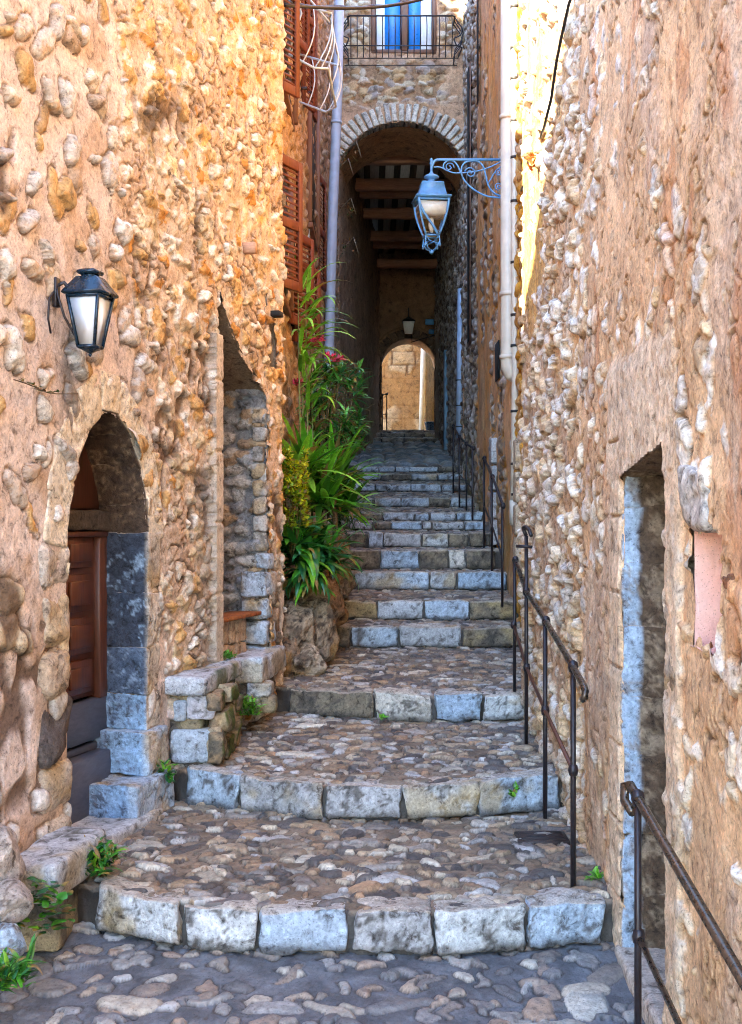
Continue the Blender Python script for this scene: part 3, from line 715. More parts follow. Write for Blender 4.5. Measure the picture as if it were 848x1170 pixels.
def bx(g, x0, x1, y0, y1, z0, z1, col=(.45, .33, .22), b=None):
    c = ((x0+x1)/2, (y0+y1)/2, (z0+z1)/2); h = (abs(x1-x0)/2, abs(y1-y0)/2, abs(z1-z0)/2)
    if b: cbox(g, c, h, b, col)
    else: fbox(g, c, h, col)
bx(g, 1.72, 5.5, -4, 8.62, -.5, 8.2); bx(g, 1.085, 1.715, -4, 8.6, 6.08, 8.2); bx(g, 1.085, 1.715, 8.40, 8.68, -.5, 6.07); bx(g, 1.075, 1.71, -4, .52, -.5, 6.07)
g.build('rear_wall', MPL, rhouse, smooth=False)
g = G(); bx(g, .85, 5.6, -4.1, 8.9, 8.205, 8.35); g.build('roof', M_tile, rhouse, smooth=False)
# door reveal
def rblock(g, yc, zc, hy, hd, hz, seed, colf, off=0., amp=.012, low=.012, r=.02, res=.012, rot=0.):
    q, fc, nn = rock((hy, hd, hz), seed, r, amp, 9, res, low, 40); c = colf(q, nn, seed)
    cr, sr = math.cos(rot), math.sin(rot); a = q[:, 0]*cr-q[:, 2]*sr; z = q[:, 0]*sr+q[:, 2]*cr
    pos = np.array([RW(yc, 0, zc)])+a[:, None]*np.array([0, 1, 0])+(off-hd-q[:, 1])[:, None]*np.array([-1, 0, 0])+z[:, None]*np.array([0, 0, 1])
    g.add(pos, fc[:, ::-1], c)
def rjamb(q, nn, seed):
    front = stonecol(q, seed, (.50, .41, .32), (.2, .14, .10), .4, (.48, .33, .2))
    # outer limewash band, the sky's blue painted into it, grimy stone behind
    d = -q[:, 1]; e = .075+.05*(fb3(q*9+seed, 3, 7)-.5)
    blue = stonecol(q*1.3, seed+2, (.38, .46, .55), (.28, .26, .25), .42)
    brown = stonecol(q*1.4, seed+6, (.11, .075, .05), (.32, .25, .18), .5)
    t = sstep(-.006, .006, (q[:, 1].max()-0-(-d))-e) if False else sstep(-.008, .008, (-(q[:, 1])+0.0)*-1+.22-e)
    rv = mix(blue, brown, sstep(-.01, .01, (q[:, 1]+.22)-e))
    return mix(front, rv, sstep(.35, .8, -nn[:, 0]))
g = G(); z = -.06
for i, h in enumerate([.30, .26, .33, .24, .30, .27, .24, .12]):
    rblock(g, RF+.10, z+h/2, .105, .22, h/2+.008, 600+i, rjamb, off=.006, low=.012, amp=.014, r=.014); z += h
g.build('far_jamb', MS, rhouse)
g = G(); z = -.06
for i, h in enumerate([.4, .38, .45, .4, .36, .2]):
    rblock(g, RN-.075, z+h/2, .085, .2, h/2-.003, 620+i, blockcol((.48, .40, .31), .45), off=.004, low=.018, amp=.02, r=.02); z += h
g.build('near_jamb', MS, rhouse)
g = G(); ang = math.atan2(-.10, .77)
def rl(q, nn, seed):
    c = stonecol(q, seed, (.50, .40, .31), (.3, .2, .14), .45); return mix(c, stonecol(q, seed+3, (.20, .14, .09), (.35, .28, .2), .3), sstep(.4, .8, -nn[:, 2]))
rblock(g, (RN+RF)/2+.0, 2.05+.13, .52, .22, .125, 640, rl, off=.004, low=.022, amp=.02, r=.02, rot=ang)
g.build('lintel', MS, rhouse)
g = G(); bx(g, 1.44, 1.48, RN-.1, RF+.15, -.1, 2.3, b=.004); dr = g.build('door', M_doorframe, rhouse)
g = G(); 
for i in range(6): bx(g, 1.425, 1.44, RN-.02+i*.14, RN+.105+i*.14, .02, 2.1, b=.004)
g.build('panel', M_doorframe, dr)
g = G(); bx(g, 1.49, 1.70, RN-.2, RF+.25, -.2, 2.5); g.build('door_backing', M_dark, rhouse)
q, fc, nn = rock((.16, .44, .05), 655, .02, .008, 8, .02, .008)
g = G(); g.add(q+np.array([1.19, (RN+RF)/2, -.03]), fc, stonecol(q, 655, (.52, .45, .38), (.25, .2, .16), .3)); g.build('threshold', MS, rhouse)
# pink niche
g = G()
def pinkfn(U, V):
    n = fb2(U*12, V*12, 3, 33); return (n-.5)*.012, mix((.74, .44, .37), (.78, .54, .46), n)
field(g, RW(NFy+.015, 0, 0), (1, 0, 0), (0, 0, 1), (0, -1, 0), np.arange(.014, .17, .008), np.arange(1.36, 1.86, .01), pinkfn)
field(g, RW(NN-.03, -.16, 0), (0, 1, 0), (0, 0, 1), (-1, 0, 0), np.arange(0, .41, .012), np.arange(1.34, 1.88, .012), pinkfn)
field(g, RW(NN-.015, 0, 0), (1, 0, 0), (0, 0, 1), (0, 1, 0), np.arange(0.01, .17, .02), np.arange(1.34, 1.88, .02), pinkfn)
field(g, RW(NN-.03, 0, 1.40), (0, 1, 0), (1, 0, 0), (0, 0, 1), np.arange(0, .41, .02), np.arange(-.0, .17, .02), pinkfn)
field(g, RW(NN-.03, 0, 1.83), (0, 1, 0), (1, 0, 0), (0, 0, -1), np.arange(0, .41, .02), np.arange(-.0, .17, .02), lambda U, V: (0*U, np.tile(np.array([.24, .15, .10]), U.shape+(1,))))  # ceiling coloured dark for the shadow at the niche top
g.build('niche', M_pink, rhouse)
g = G()
for a_ in ((3.98, 1.90, .15, .05, .095, 661, (.50, .46, .41), .018), (3.62, 1.63, .045, .04, .03, 662, (.26, .12, .07), .010), (3.50, 1.36, .06, .04, .035, 663, (.28, .13, .08), .012)):
    g = G(); rblock(g, *a_[:6], blockcol(a_[6], .4), off=a_[7], r=.04, low=.035, amp=.02); g.build('niche_stone', MS, rhouse)

# ================================================================== farther right house (orange plaster)
ohouse = thing('orange_house', 'orange-ochre plastered house on the right behind the cream drainpipes', 'house', (1.5, 13.5, 0))
OK = (1.42-1.36)/10.
def OX(y): return 1.36+OK*(y-8.7)
C_O = [(.58, .34, .12), (.52, .28, .09), (.60, .42, .22), (.46, .26, .12), (.56, .40, .26)]
C_G = [(.40, .36, .31), (.24, .20, .17), (.46, .42, .38), (.17, .14, .12), (.34, .27, .20), (.50, .47, .44)]
def ofn(U, V):
    n = fb2(U*3, V*2, 4, 205); n2 = fb2(U*14, V*14, 4, 206); nv = fb2(U*9, V*.5, 4, 209); n3 = fb2(U*.9, V*.7, 3, 210)
    d, q, r1, r2, r3 = stones(U, V, .13, .12, 211, .35, .6, .95, .35, .8, .3)
    zs = sstep(11.75, 11.55, U+.2*(n-.5)); zg = sstep(16.1, 16.4, U+.5*(n3-.5))
    pl = np.clip(1-zs-zg, 0, 1)
    holes = sstep(.60, .66, fb2(U*2.2, V*.9, 4, 215)+.12*sstep(2.9, 1.2, V-(U-12)*.35))*pl      # plaster fallen, mostly low
    ms = np.clip(zs+zg+holes*.9, 0, 1)
    H = (n-.5)*.05+(n2-.5)*.012; Hs = -.03+.06*d*(.5+.7*r3)+(n2-.5)*.015
    HH = H*(1-ms)+ms*Hs
    pc = mix((.76, .42, .18), (.70, .45, .26), sstep(.4, .6, n)); pc = mix(pc, (.56, .33, .20), sstep(.52, .66, nv)*.6); pc = mix(pc, (.56, .27, .035), zs)
    so = pal(r2, C_O); sg = pal(r2, C_G)
    sc = np.where((zg+holes > .5)[..., None], sg, so)
    sc = mix((.52, .25, .04), sc, sstep(.05, .3, d)) ; sc = np.where((zg > .5)[..., None], mix((.14, .10, .08), sg, sstep(.05, .3, d)), sc)
    c = mix(pc, sc, ms)
    moss = sstep(.45, .62, fb2(U*2, V*2, 4, 231))*sstep(2.6, 1.9, V-(U-12)*.16)
    c = mix(c, (.12, .11, .04), .55*moss)
    return HH, c*(.85+.3*n2)[..., None]
g = G()
field(g, (1.36-OK*8.7, 0, 0), (OK, 1, 0), (0, 0, 1), (-1, 0, 0), np.arange(8.6, 18.72, .03), np.arange(.2, 10.2, .022), ofn)
g.build('wall', M_ochre, ohouse)
g = G(); bx(g, 1.52, 5.5, 8.66, 18.64, -.5, 10.15); g.build('rear_wall', MPL, ohouse, smooth=False)
g = G(); bx(g, 1.3, 5.6, 8.6, 18.62, 10.17, 10.3); g.build('roof', M_tile, ohouse, smooth=False)
g = G()
for i in range(9): bx(g, OX(10.9)-.03-.01*(i % 2), OX(10.9)+.02, 10.78, 11.0, 3.15+i*.085, 3.185+i*.085, (.56, .36, .16), b=.01)
g.build('brick_edge', MS, ohouse)
for (y0, y1, z0, z1, nm) in ((12.9, 13.25, 3.35, 3.75, 'wall_slot'), (16.9, 17.25, 4.3, 8.2, 'window'), (15.6, 15.75, 7.2, 9.6, 'wall_slot')):
    g = G(); bx(g, OX(y0)-.03, OX(y0)-.045, y0, y1, z0, z1, b=.003); fr_ = g.build(nm, M_frameb if nm == 'window' else M_dark, ohouse)
    if nm == 'window':
        g = G(); bx(g, OX(y0)-.05, OX(y0)-.06, y0+.04, y1-.04, z0+.05, z1-.05, b=.003); g.build('pane', M_dark, fr_)
g = G()
for i in range(4):
    q, fc, nn = rock((.06, .14, .14), 680+i, .02, .01, 9, .03, .01); g.add(q+np.array([OX(14)-.01, 13.6, 1.72+i*.30]), fc, stonecol(q, 680+i, (.46, .45, .44), (.2, .16, .12), .3))
g.build('quoins', MS, ohouse)
g = G()
for i in range(4):
    q, fc, nn = rock((.05, .10, .14), 690+i, .02, .01, 9, .03, .01); g.add(q+np.array([OX(11)-.01, 11.25, 1.55+i*.30]), fc, stonecol(q, 690+i, (.56, .45, .33), (.4, .25, .12), .3))
g.build('corner_stones', MS, ohouse)

# ================================================================== farther left house
bhouse = thing('shuttered_house', 'narrow stone house beyond the pebble wall with rust-red shutters', 'house', (-.9, 13, 0))
BK = .30/9.5
def BX(y): return -.80+BK*(y-9.2)
C_B = [(.42, .33, .25), (.32, .23, .17), (.48, .40, .32), (.26, .20, .16), (.44, .30, .20), (.38, .33, .29)]
def bfn(U, V):
    n = fb2(U*14, V*14, 4, 305); d, q, r1, r2, r3 = stones(U, V, .16, .11, 311, .36, .62, .95, .35, .8, .3); nn_ = fb2(U*1.5, V*1.2, 3, 309)
    H = np.maximum((n-.5)*.02, -.028+.055*d*(.5+.7*r3)+(n-.5)*.012)
    c = mix((.36, .25, .17), pal(r2, C_B), sstep(.1, .35, d)); c = mix(c, (.44, .32, .23), .7*sstep(.5, .62, nn_))
    return H, c*(.8+.4*n)[..., None]
g = G(); field(g, (-.80-BK*9.2, 0, 0), (BK, 1, 0), (0, 0, 1), (1, 0, 0), np.arange(9.15, 18.72, .032), np.arange(.3, 10.2, .022), bfn); g.build('wall', MW, bhouse)
g = G(); bx(g, -5, -.98, 9.3, 18.64, -.5, 10.15); bx(g, -5, -1.05, 12, 18.6, 10.16, 11.5); g.build('rear_wall', MPL, bhouse, smooth=False)  # second box: unseen raised part, added to shade the archway facade
g = G(); bx(g, -5.1, -.55, 9.3, 18.62, 10.17, 10.3); bx(g, -5.1, -.95, 11.9, 18.62, 11.51, 11.62); g.build('roof', M_tile, bhouse, smooth=False)
def shutter(y, xo, z0, z1, tilt):
    root = G(); x0 = BX(y)+.02; dx, dy = xo-x0, tilt; L = math.hypot(dx, dy); ax = np.array([dx/L, dy/L, 0]); ay = np.array([-dy/L, dx/L, 0]); M = np.array([ax, ay, [0, 0, 1]])
    c = np.array([(x0+xo)/2, y+dy/2, (z0+z1)/2])
    for s in (-1, 1): cbox(root, c+ax*s*(L/2-.03), (.03, .017, (z1-z0)/2), .003, M=M)
    for zz in (z0+.04, (z0+z1)/2, z1-.04): cbox(root, (c[0], c[1], zz), (L/2-.06, .016, .04), .003, M=M)
    n = int((z1-z0)/.05)
    Ms = np.array([ax, ay*.6+np.array([0, 0, .8]), np.cross(ax, ay*.6+np.array([0, 0, .8]))])
    for i in range(1, n): fbox(root, (c[0], c[1], z0+i*(z1-z0)/n), (L/2-.055, .018, .004), M=Ms)
    s = root.build('shutter', M_shut, bhouse, smooth=False)
    g = G(); 
    for zz in (z0+.15, z1-.15): cbox(g, (x0+.01, y, zz), (.04, .008, .015), .002)
    g.build('hinge', M_iron, s)
shutter(9.95, -.605, 5.35, 7.0, .25); shutter(9.9, -.585, 3.74, 4.82, .35); shutter(10.9, -.545, 3.60, 4.45, .5); shutter(11.3, -.50, 3.5, 4.25, .5)
shutter(12.9, -.60, 6.2, 7.6, .5); shutter(14.2, -.55, 4.6, 5.9, .5); shutter(11.4, -.60, 6.3, 8.0, .35); shutter(12.2, -.58, 6.0, 7.8, .3)
for (y0, y1, z0, z1) in ((9.95, 10.9, 3.7, 4.8), (10.0, 11.3, 5.5, 7.0), (12.95, 14.1, 5.0, 6.6)):
    g = G(); 
    for yy in (y0, y1): bx(g, BX(yy)+.0, BX(yy)+.06, yy-.04, yy+.04, z0, z1, b=.004)
    bx(g, BX(y0), BX(y0)+.07, y0-.04, y1+.04, z0-.06, z0-.005, b=.004); bx(g, BX(y0), BX(y0)+.06, y0-.04, y1+.04, z1+.005, z1+.06, b=.004)
    w = g.build('window', M_frameb, bhouse)
    g = G(); bx(g, BX(y0)+.02, BX(y0)+.045, y0+.045, y1-.045, z0+.005, z1-.005); g.build('pane', M_dark, w)
# white and blue iron window basket
bask = thing('iron_window_basket', 'white and pale blue curved iron window basket high on the shuttered house', 'window basket', (BX(11.3), 11.3, 6.1))
g = G()
y0, y1 = 10.85, 12.1; xo = -.365
top = [(BX(y0), y0, 6.45), (xo+.02, y0, 6.33), (xo, y0+.05, 6.32), (xo+.06, y1-.05, 6.32), (xo+.04, y1, 6.34), (BX(y1), y1, 6.45)]
tube(g, top, .011, 8); bot = [(BX(y0), y0, 5.98), (xo-.14, y0+.03, 5.86), (xo-.02, y0+.15, 5.90), (xo+.02, y1-.1, 5.90), (xo-.08, y1, 5.88), (BX(y1), y1, 5.98)]
tube(g, bot, .011, 8); g.build('rail', M_whiteiron, bask)
def lerp3(P_, t):
    t = t*(len(P_)-1); i = min(int(t), len(P_)-2); f = t-i; return tuple(P_[i][k]*(1-f)+P_[i+1][k]*f for k in range(3))
for i in range(11):
    t = (i+.3)/11; a = lerp3(top, t); b_ = lerp3(bot, t); g = G()
    tube(g, [(a[0]*(1-s)+b_[0]*s+.05*math.sin(s*math.pi), a[1]*(1-s)+b_[1]*s, a[2]*(1-s)+b_[2]*s) for s in np.linspace(0, 1, 7)], .0065, 6); g.build('bar', M_white if i % 2 else M_whiteiron, bask)
g = G(); tube(g, [(BX(10.9), 10.9, 6.72), (-.55, 11.0, 6.52), (xo, 11.1, 6.34)], .010, 8); tube(g, [(BX(10.9)+.02, 10.85, 6.0), (-.62, 10.9, 6.35), (BX(10.9)+.03, 10.9, 6.7)], .010, 8); g.build('brace', M_whiteiron, bask)

# ================================================================== the arch house across the alley
ahouse = thing('archway_house', 'stone house bridging the alley with a brick-edged arch, balcony and blue-panelled window', 'house', (.46, 18.7, 0))
AX, AW, ASP, ARI = .465, .945, 7.33, .62; AR = (AW**2+ARI**2)/(2*ARI)
def arch2(x, grow=0.):
    t = np.abs(x-AX); r = AR+grow; return ASP+ARI-AR+np.sqrt(np.clip(r*r-t*t, 0, None))
C_A = [(.52, .42, .30), (.44, .30, .18), (.56, .48, .38), (.36, .26, .19), (.50, .36, .22), (.40, .34, .30)]
def afn(U, V):
    n = fb2(U*3, V*3, 4, 405); n2 = fb2(U*14, V*14, 4, 406)
    d, q, r1, r2, r3 = stones(U, V, .17, .11, 411, .36, .62, .95, .3, .8, .3)
    m = sstep(8.1, 8.3, V+.3*(n-.5))*sstep(9.0, 8.75, V)*sstep(1.35, .9, U+.7*(n-.5)) ; m = np.maximum(m, sstep(.95, 1.15, U)*sstep(8.9, 9.1, V)); m = np.maximum(m, sstep(.05, -.1, U)*sstep(8.9, 9.1, V))
    H = (n-.5)*.05*(1-m)+m*(-.02+.055*d*(.5+.7*r3))+(n2-.5)*.014
    pc = mix((.48, .30, .20), (.54, .37, .25), n); c = mix(pc, mix((.34, .22, .14), pal(r2, C_A), sstep(.1, .3, d)), m)
    return H, c*(.8+.4*n2)[..., None]
def amask(U, V):
    return ~(((np.abs(U-AX) < AW) & (V < arch2(U))) | ((U > 0) & (U < 1.0) & (V > 9.03)))
g = G(); field(g, (0, 18.7, 0), (1, 0, 0), (0, 0, 1), (0, -1, 0), np.arange(-.8, 1.75, .015), np.arange(.5, 10.6, .015), afn, amask); g.build('wall', MPL, ahouse)
g = G(); bx(g, -3, 4, 18.85, 29.6, 8.62, 10.7); bx(g, -3, -.62, 18.9, 29.6, -.5, 8.6); bx(g, 1.75, 4, 18.9, 29.6, -.5, 8.6); g.build('rear_wall', MPL, ahouse, smooth=False)
g = G(); bx(g, -3.2, 4.2, 18.66, 29.8, 10.72, 10.86); g.build('roof', M_tile, ahouse, smooth=False)
g = G(); a0 = math.asin(AW/AR); nv_ = 25
for i in range(nv_):
    a = -a0+(i+.5)*2*a0/nv_+(rng.random()-.5)*.01; hh = .13+.03*rng.random(); rr = AR+hh
    q, fc, nn = rock((a0*AR/nv_-.007, .17, hh), 700+i, .015, .01, 12, .03, .01)
    ca, sa = math.cos(a), math.sin(a); x = q[:, 0]*ca+q[:, 2]*sa; z = -q[:, 0]*sa+q[:, 2]*ca
    pos = np.stack([AX+math.sin(a)*rr+x, 18.7-.03+.15+q[:, 1], ASP+ARI-AR+math.cos(a)*rr+z], 1)
    g.add(pos, fc, stonecol(q, 700+i, [(.62, .56, .47), (.56, .50, .42), (.50, .46, .42), (.66, .60, .52)][rng.randrange(4)], (.30, .22, .16), .3))
g.build('arch_bricks', MS, ahouse)
g = G(); n = 40; xs = np.linspace(-AW, AW, n)+AX
def plast(col1, col2, s=6):
    return lambda U, V: ((fb2(U*s, V*s, 4, 77)-.5)*.03, mix(col1, col2, fb2(U*4, V*4, 4, 79)))
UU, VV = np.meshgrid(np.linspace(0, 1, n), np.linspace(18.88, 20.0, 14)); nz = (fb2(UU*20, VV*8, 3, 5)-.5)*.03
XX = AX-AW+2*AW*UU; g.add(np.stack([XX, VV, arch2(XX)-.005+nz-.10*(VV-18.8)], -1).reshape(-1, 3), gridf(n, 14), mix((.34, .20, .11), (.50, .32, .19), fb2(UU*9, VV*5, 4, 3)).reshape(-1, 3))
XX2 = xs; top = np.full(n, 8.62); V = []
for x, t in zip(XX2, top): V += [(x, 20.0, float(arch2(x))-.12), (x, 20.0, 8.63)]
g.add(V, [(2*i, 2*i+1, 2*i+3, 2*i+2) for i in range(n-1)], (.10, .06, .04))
g.build('arch_soffit', MPL, ahouse)
# passage walls
def PLX(y): return -.50+.68/9.6*(y-18.7)
def PRX(y): return 1.43+.08/9.9*(y-18.7)
g = G(); k = .68/9.6
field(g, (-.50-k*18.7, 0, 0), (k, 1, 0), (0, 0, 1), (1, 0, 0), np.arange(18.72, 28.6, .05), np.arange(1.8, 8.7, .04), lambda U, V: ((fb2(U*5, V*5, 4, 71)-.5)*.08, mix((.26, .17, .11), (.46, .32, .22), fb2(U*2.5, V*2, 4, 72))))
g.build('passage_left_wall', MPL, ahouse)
g = G(); k = .08/9.9
def prf(U, V):
    d, q, r1, r2, r3 = stones(U, V, .14, .12, 451, .36, .6, .95, .3, .8, .3); n = fb2(U*12, V*12, 4, 3)
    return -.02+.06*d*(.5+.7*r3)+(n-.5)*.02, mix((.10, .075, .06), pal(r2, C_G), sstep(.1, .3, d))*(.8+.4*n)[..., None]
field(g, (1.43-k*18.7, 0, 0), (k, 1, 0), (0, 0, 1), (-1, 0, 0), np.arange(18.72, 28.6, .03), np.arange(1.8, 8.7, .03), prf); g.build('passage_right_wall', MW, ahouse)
g = G(); bx(g, -.8, 1.8, 19.95, 28.6, 8.24, 8.34); g.build('ceiling', M_ceil, ahouse, smooth=False)
for i in range(9):
    g = G(); x = -.62+i*.27+rng.random()*.03; bx(g, x-.055, x+.055, 20.02, 28.5, 8.12, 8.235, b=.01); g.build('joist', M_joist, ahouse, smooth=False)
for (y, z) in ((20.3, 7.74), (21.9, 7.74), (23.6, 7.66), (25.6, 7.70), (27.6, 7.55), (22.8, 7.84), (26.6, 7.76)):
    g = G(); q, fc, nn = rock((1.25, .09, .10), int(y*10), .02, .012, 5, .06, .01, 40); g.add(q+np.array([.5, y, z+.14]), fc, (.2, .1, .06)); g.build('beam', M_beam, ahouse)
# far wall of the passage with its arched opening
FX, FW, FSP = .875, .635, 5.50
def farch(x, gr=0.): return FSP+np.sqrt(np.clip((FW+gr)**2-(x-FX)**2, 0, None))
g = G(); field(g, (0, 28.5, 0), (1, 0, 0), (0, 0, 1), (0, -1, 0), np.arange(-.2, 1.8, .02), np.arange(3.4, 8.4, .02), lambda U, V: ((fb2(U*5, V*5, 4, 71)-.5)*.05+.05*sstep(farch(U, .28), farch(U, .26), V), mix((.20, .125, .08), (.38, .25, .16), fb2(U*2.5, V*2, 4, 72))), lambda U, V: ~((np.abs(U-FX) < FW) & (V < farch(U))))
g.build('end_wall', MPL, ahouse)
g = G()
for i in range(13):
    a_ = math.pi*(i+.5)/13; q, fc, nn = rock(((FW+.1)*math.pi/26-.006, .08, .11), 760+i, .015, .012, 9, .035, .01)
    ca, sa = math.cos(a_-math.pi/2), math.sin(a_-math.pi/2); x = q[:, 0]*ca-q[:, 2]*sa; z = q[:, 0]*sa+q[:, 2]*ca
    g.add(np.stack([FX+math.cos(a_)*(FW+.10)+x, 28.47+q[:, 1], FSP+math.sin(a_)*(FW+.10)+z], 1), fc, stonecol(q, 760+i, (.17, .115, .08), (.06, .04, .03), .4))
for sd in (-1, 1):
    for i in range(4):
        q, fc, nn = rock((.10, .08, .195), 780+i+sd, .015, .012, 9, .035, .01); g.add(q+np.array([FX+sd*(FW+.09), 28.47, 4.1+.4*i]), fc, stonecol(q, 780+i, (.16, .11, .075), (.06, .04, .03), .4))
g.build('opening_stones', MS, ahouse)
g = G(); a = np.linspace(0, math.pi, 30)
pts = [(FX-FW, 3.9)]+[(FX-FW*math.cos(t), FSP+FW*math.sin(t)) for t in a]+[(FX+FW, 3.9)]
V = []
for y in (28.5, 29.4): V += [(p[0], y, p[1]) for p in pts]
m_ = len(pts); g.add(V, [(i, i+1, m_+i+1, m_+i) for i in range(m_-1)], (.30, .20, .13)); g.build('opening_reveal', MPL, ahouse, smooth=False)
g = G(); bx(g, -.2, FX-FW, 28.56, 29.4, 3.4, 8.4); bx(g, FX+FW, 1.9, 28.56, 29.4, 3.4, 8.4); bx(g, FX-FW, FX+FW, 28.56, 29.4, FSP+FW+.02, 8.4); g.build('opening_core', MPL, ahouse, smooth=False)
# window with blue leaves and balcony door frame
g = G()
for (a, b_) in ((0, .07), (.45, .57), (.93, 1.0)): bx(g, a, b_, 18.68, 18.76, 9.035, 10.5, b=.008)
bx(g, .005, .995, 18.69, 18.75, 9.0, 9.06, b=.006)
w = g.build('window', M_frameb, ahouse)
for (a, b_, mt, nm) in ((.075, .21, M_white, 'window_leaf'), (.215, .445, M_bluepane, 'blue_leaf'), (.575, .755, M_bluepane, 'blue_leaf'), (.76, .925, M_white, 'window_leaf')):
    g = G(); bx(g, a, b_, 18.73, 18.76, 9.065, 10.5, b=.004); g.build(nm, mt, w)
g = G(); bx(g, 0, 1, 18.8, 18.84, 9, 10.55); g.build('window_backing', M_dark, ahouse)
bal = thing('iron_balcony', 'black wrought-iron belly balcony in front of the blue-panelled window above the arch', 'balcony', (.46, 18.6, 8.85))
s = F/18.3
def bpt(px, py, y=18.3): return P(px, py, y)
g = G()
for i in range(2): bx(g, -.40, 1.31, 18.35+i*.28, 18.365+i*.28, 8.79, 8.80, b=.002)
g.build('floor_grid', M_iron, bal)
def belly(x, y_, side=0): 
    out = []
    for t in np.linspace(0, 1, 11):
        z = 8.80+.62*t; b_ = .13*math.sin(math.pi*min(1, (1-t)*1.25))**1.2*(1 if t > .2 else .9)
        out.append((x+side*b_, y_-(b_ if side == 0 else .0), z))
    return out
for i in range(17):
    x = -.30+i*1.51/16; g = G(); tube(g, belly(x, 18.34), .0085, 6); g.build('bar', M_iron, bal)
for sd in (-1, 1):
    for k in range(3):
        g = G(); xx = .455+sd*.80; tube(g, belly(xx, 18.38+k*.13, sd), .0085, 6); g.build('bar', M_iron, bal)
g = G(); tube(g, [(-.345, 18.68, 9.42), (-.345, 18.36, 9.42), (-.31, 18.33, 9.42), (1.22, 18.33, 9.42), (1.255, 18.36, 9.42), (1.255, 18.68, 9.42)], .014, 8); tube(g, [(-.42, 18.66, 8.93), (-.45, 18.3, 8.93), (-.38, 18.22, 8.93), (1.29, 18.22, 8.93), (1.36, 18.3, 8.93), (1.33, 18.66, 8.93)], .010, 8); g.build('rail', M_iron, bal)
g = G()
for sd, x0 in ((-1, -.36), (1, 1.27)):
    tube(g, [(x0+sd*(.02+.09*math.sin(a)*(1-a/9)), 18.36, 9.30-.32*a/6+.03*math.cos(a*1.3)) for a in np.linspace(0, 6, 24)], .011, 6)
g.build('scroll', M_iron, bal)

# ================================================================== beyond the passage
fhouse = thing('far_house', 'sunlit block-stone house wall seen through the far arched opening', 'house', (1, 33, 2))
def ffn(U, V):
    rw = np.floor(V/.36+.2*0); off = _h(rw, rw*0, rw*0, 5)*.7; bw = .62; cu = (U+off)/bw; fu = cu-np.floor(cu); fv = V/.36-rw
    e = np.minimum(np.minimum(fu, 1-fu)*bw, np.minimum(fv, 1-fv)*.36); n = fb2(U*5, V*5, 4, 9); e = e+(n-.5)*.03
    m = sstep(.0, .03, e); rr = _h(np.floor(cu), rw, rw*0, 8)
    pt = sstep(.5, .6, fb2(U*1.3, V*1.3, 3, 12)+.12*sstep(.7, .2, U))
    c = mix((.16, .09, .05), mix((.40, .25, .13), (.48, .33, .20), rr), m); c = mix(c, (.34, .17, .07), .75*pt)
    return .03*m*(1-pt)+(n-.5)*.03, c*(.85+.3*n)[..., None]
g = G(); field(g, (0, 33, 0), (1, 0, 0), (0, 0, 1), (0, -1, 0), np.arange(-1.5, 1.62, .03), np.arange(3.2, 7.8, .03), ffn); g.build('wall', MPL, fhouse)
g = G(); bx(g, -4, 1.6, 33.06, 36, 3, 7.8); g.build('rear_wall', MPL, fhouse, smooth=False)
g = G(); bx(g, -4.1, 1.7, 32.9, 36.1, 7.82, 7.95); g.build('roof', M_tile, fhouse, smooth=False)
g = G(); V = field(g, (1.50, 31.5, 0), (.30, 1, 0), (0, 0, 1), (-1, .3, 0), np.arange(-.4, 3.2, .04), np.arange(3.2, 7.2, .04), lambda U, V: ((fb2(U*4, V*3, 4, 5)-.5)*.06, mix((.50, .36, .22), (.60, .34, .10), fb2(U*2, V*1.5, 3, 6))))
nh = thing('ochre_house', 'ochre wall corner at the right of the far arched opening', 'house', (1.7, 32, 2)); g.build('wall', MPL, nh)
g = G(); bx(g, 2.6, 5, 30.2, 36, 2, 7.5); g.build('rear_wall', MPL, nh, smooth=False)
# ================================================================== drainpipes, cables
def pipe(name, label, pts, r, mat, joints=(), n=12, straps=()):
    t = thing(name, label, 'drainpipe', pts[-1]); g = G(); tube(g, pts, r, n); g.build('tube', mat, t)
    for (p, q) in joints:
        g = G(); tube(g, [p, q], r*1.16, n); g.build('joint', mat, t)
    for (p, q) in straps:
        g = G(); tube(g, [p, q], r*1.2, n); g.build('strap', M_strap, t)
    return t
def zz(y, D): return EYE+(600-y)*D/F
xp = OX(11.9)-.10; Dp = 11.9
xa = (580.5-424)*Dp/F
big = [(xa, Dp, 8.)]+[(xa, Dp, zz(410, Dp)), (xa+.005, Dp, zz(420, Dp)), (xa+.03, Dp, zz(427, Dp)), (xa+.075, Dp, zz(430, Dp)), (xa+.11, Dp, zz(430, Dp))]
pipe('drainpipe', 'thick cream drainpipe with a curved elbow, fixed to the orange house', big, .072, M_cream,
     joints=[((xa, Dp, zz(y, Dp)+.02), (xa, Dp, zz(y, Dp)-.02)) for y in (134, 336, 408)])
D2 = 11.6; xb = (588-424)*D2/F
pipe('drainpipe', 'slim cream pipe banded with dark straps beside the thick elbowed one', [(xb-.0, D2, 7.8), (xb, D2, zz(230, D2)), (xb+.008, D2, zz(420, D2)), (xb-.01, D2, zz(600, D2))], .034, M_cream,
     joints=[((xb-.008, D2, zz(572, D2)), (xb-.01, D2, zz(598, D2)))], straps=[((xb+.002, D2, zz(y, D2)+.012), (xb+.002, D2, zz(y, D2)-.012)) for y in (8, 55, 90, 138, 180, 230, 300, 360, 395, 470, 530, 565)])
g = G(); tube(g, [(xb+.045, D2-.03, 7.8), (xb+.04, D2-.03, zz(100, D2)), (xb+.035, D2-.03, zz(228, D2))], .012, 6); tag(g.build('cable', M_cable), 'black cable clipped along the slim cream pipe above the wall lamp bracket', 'cable')
g = G(); pts = []
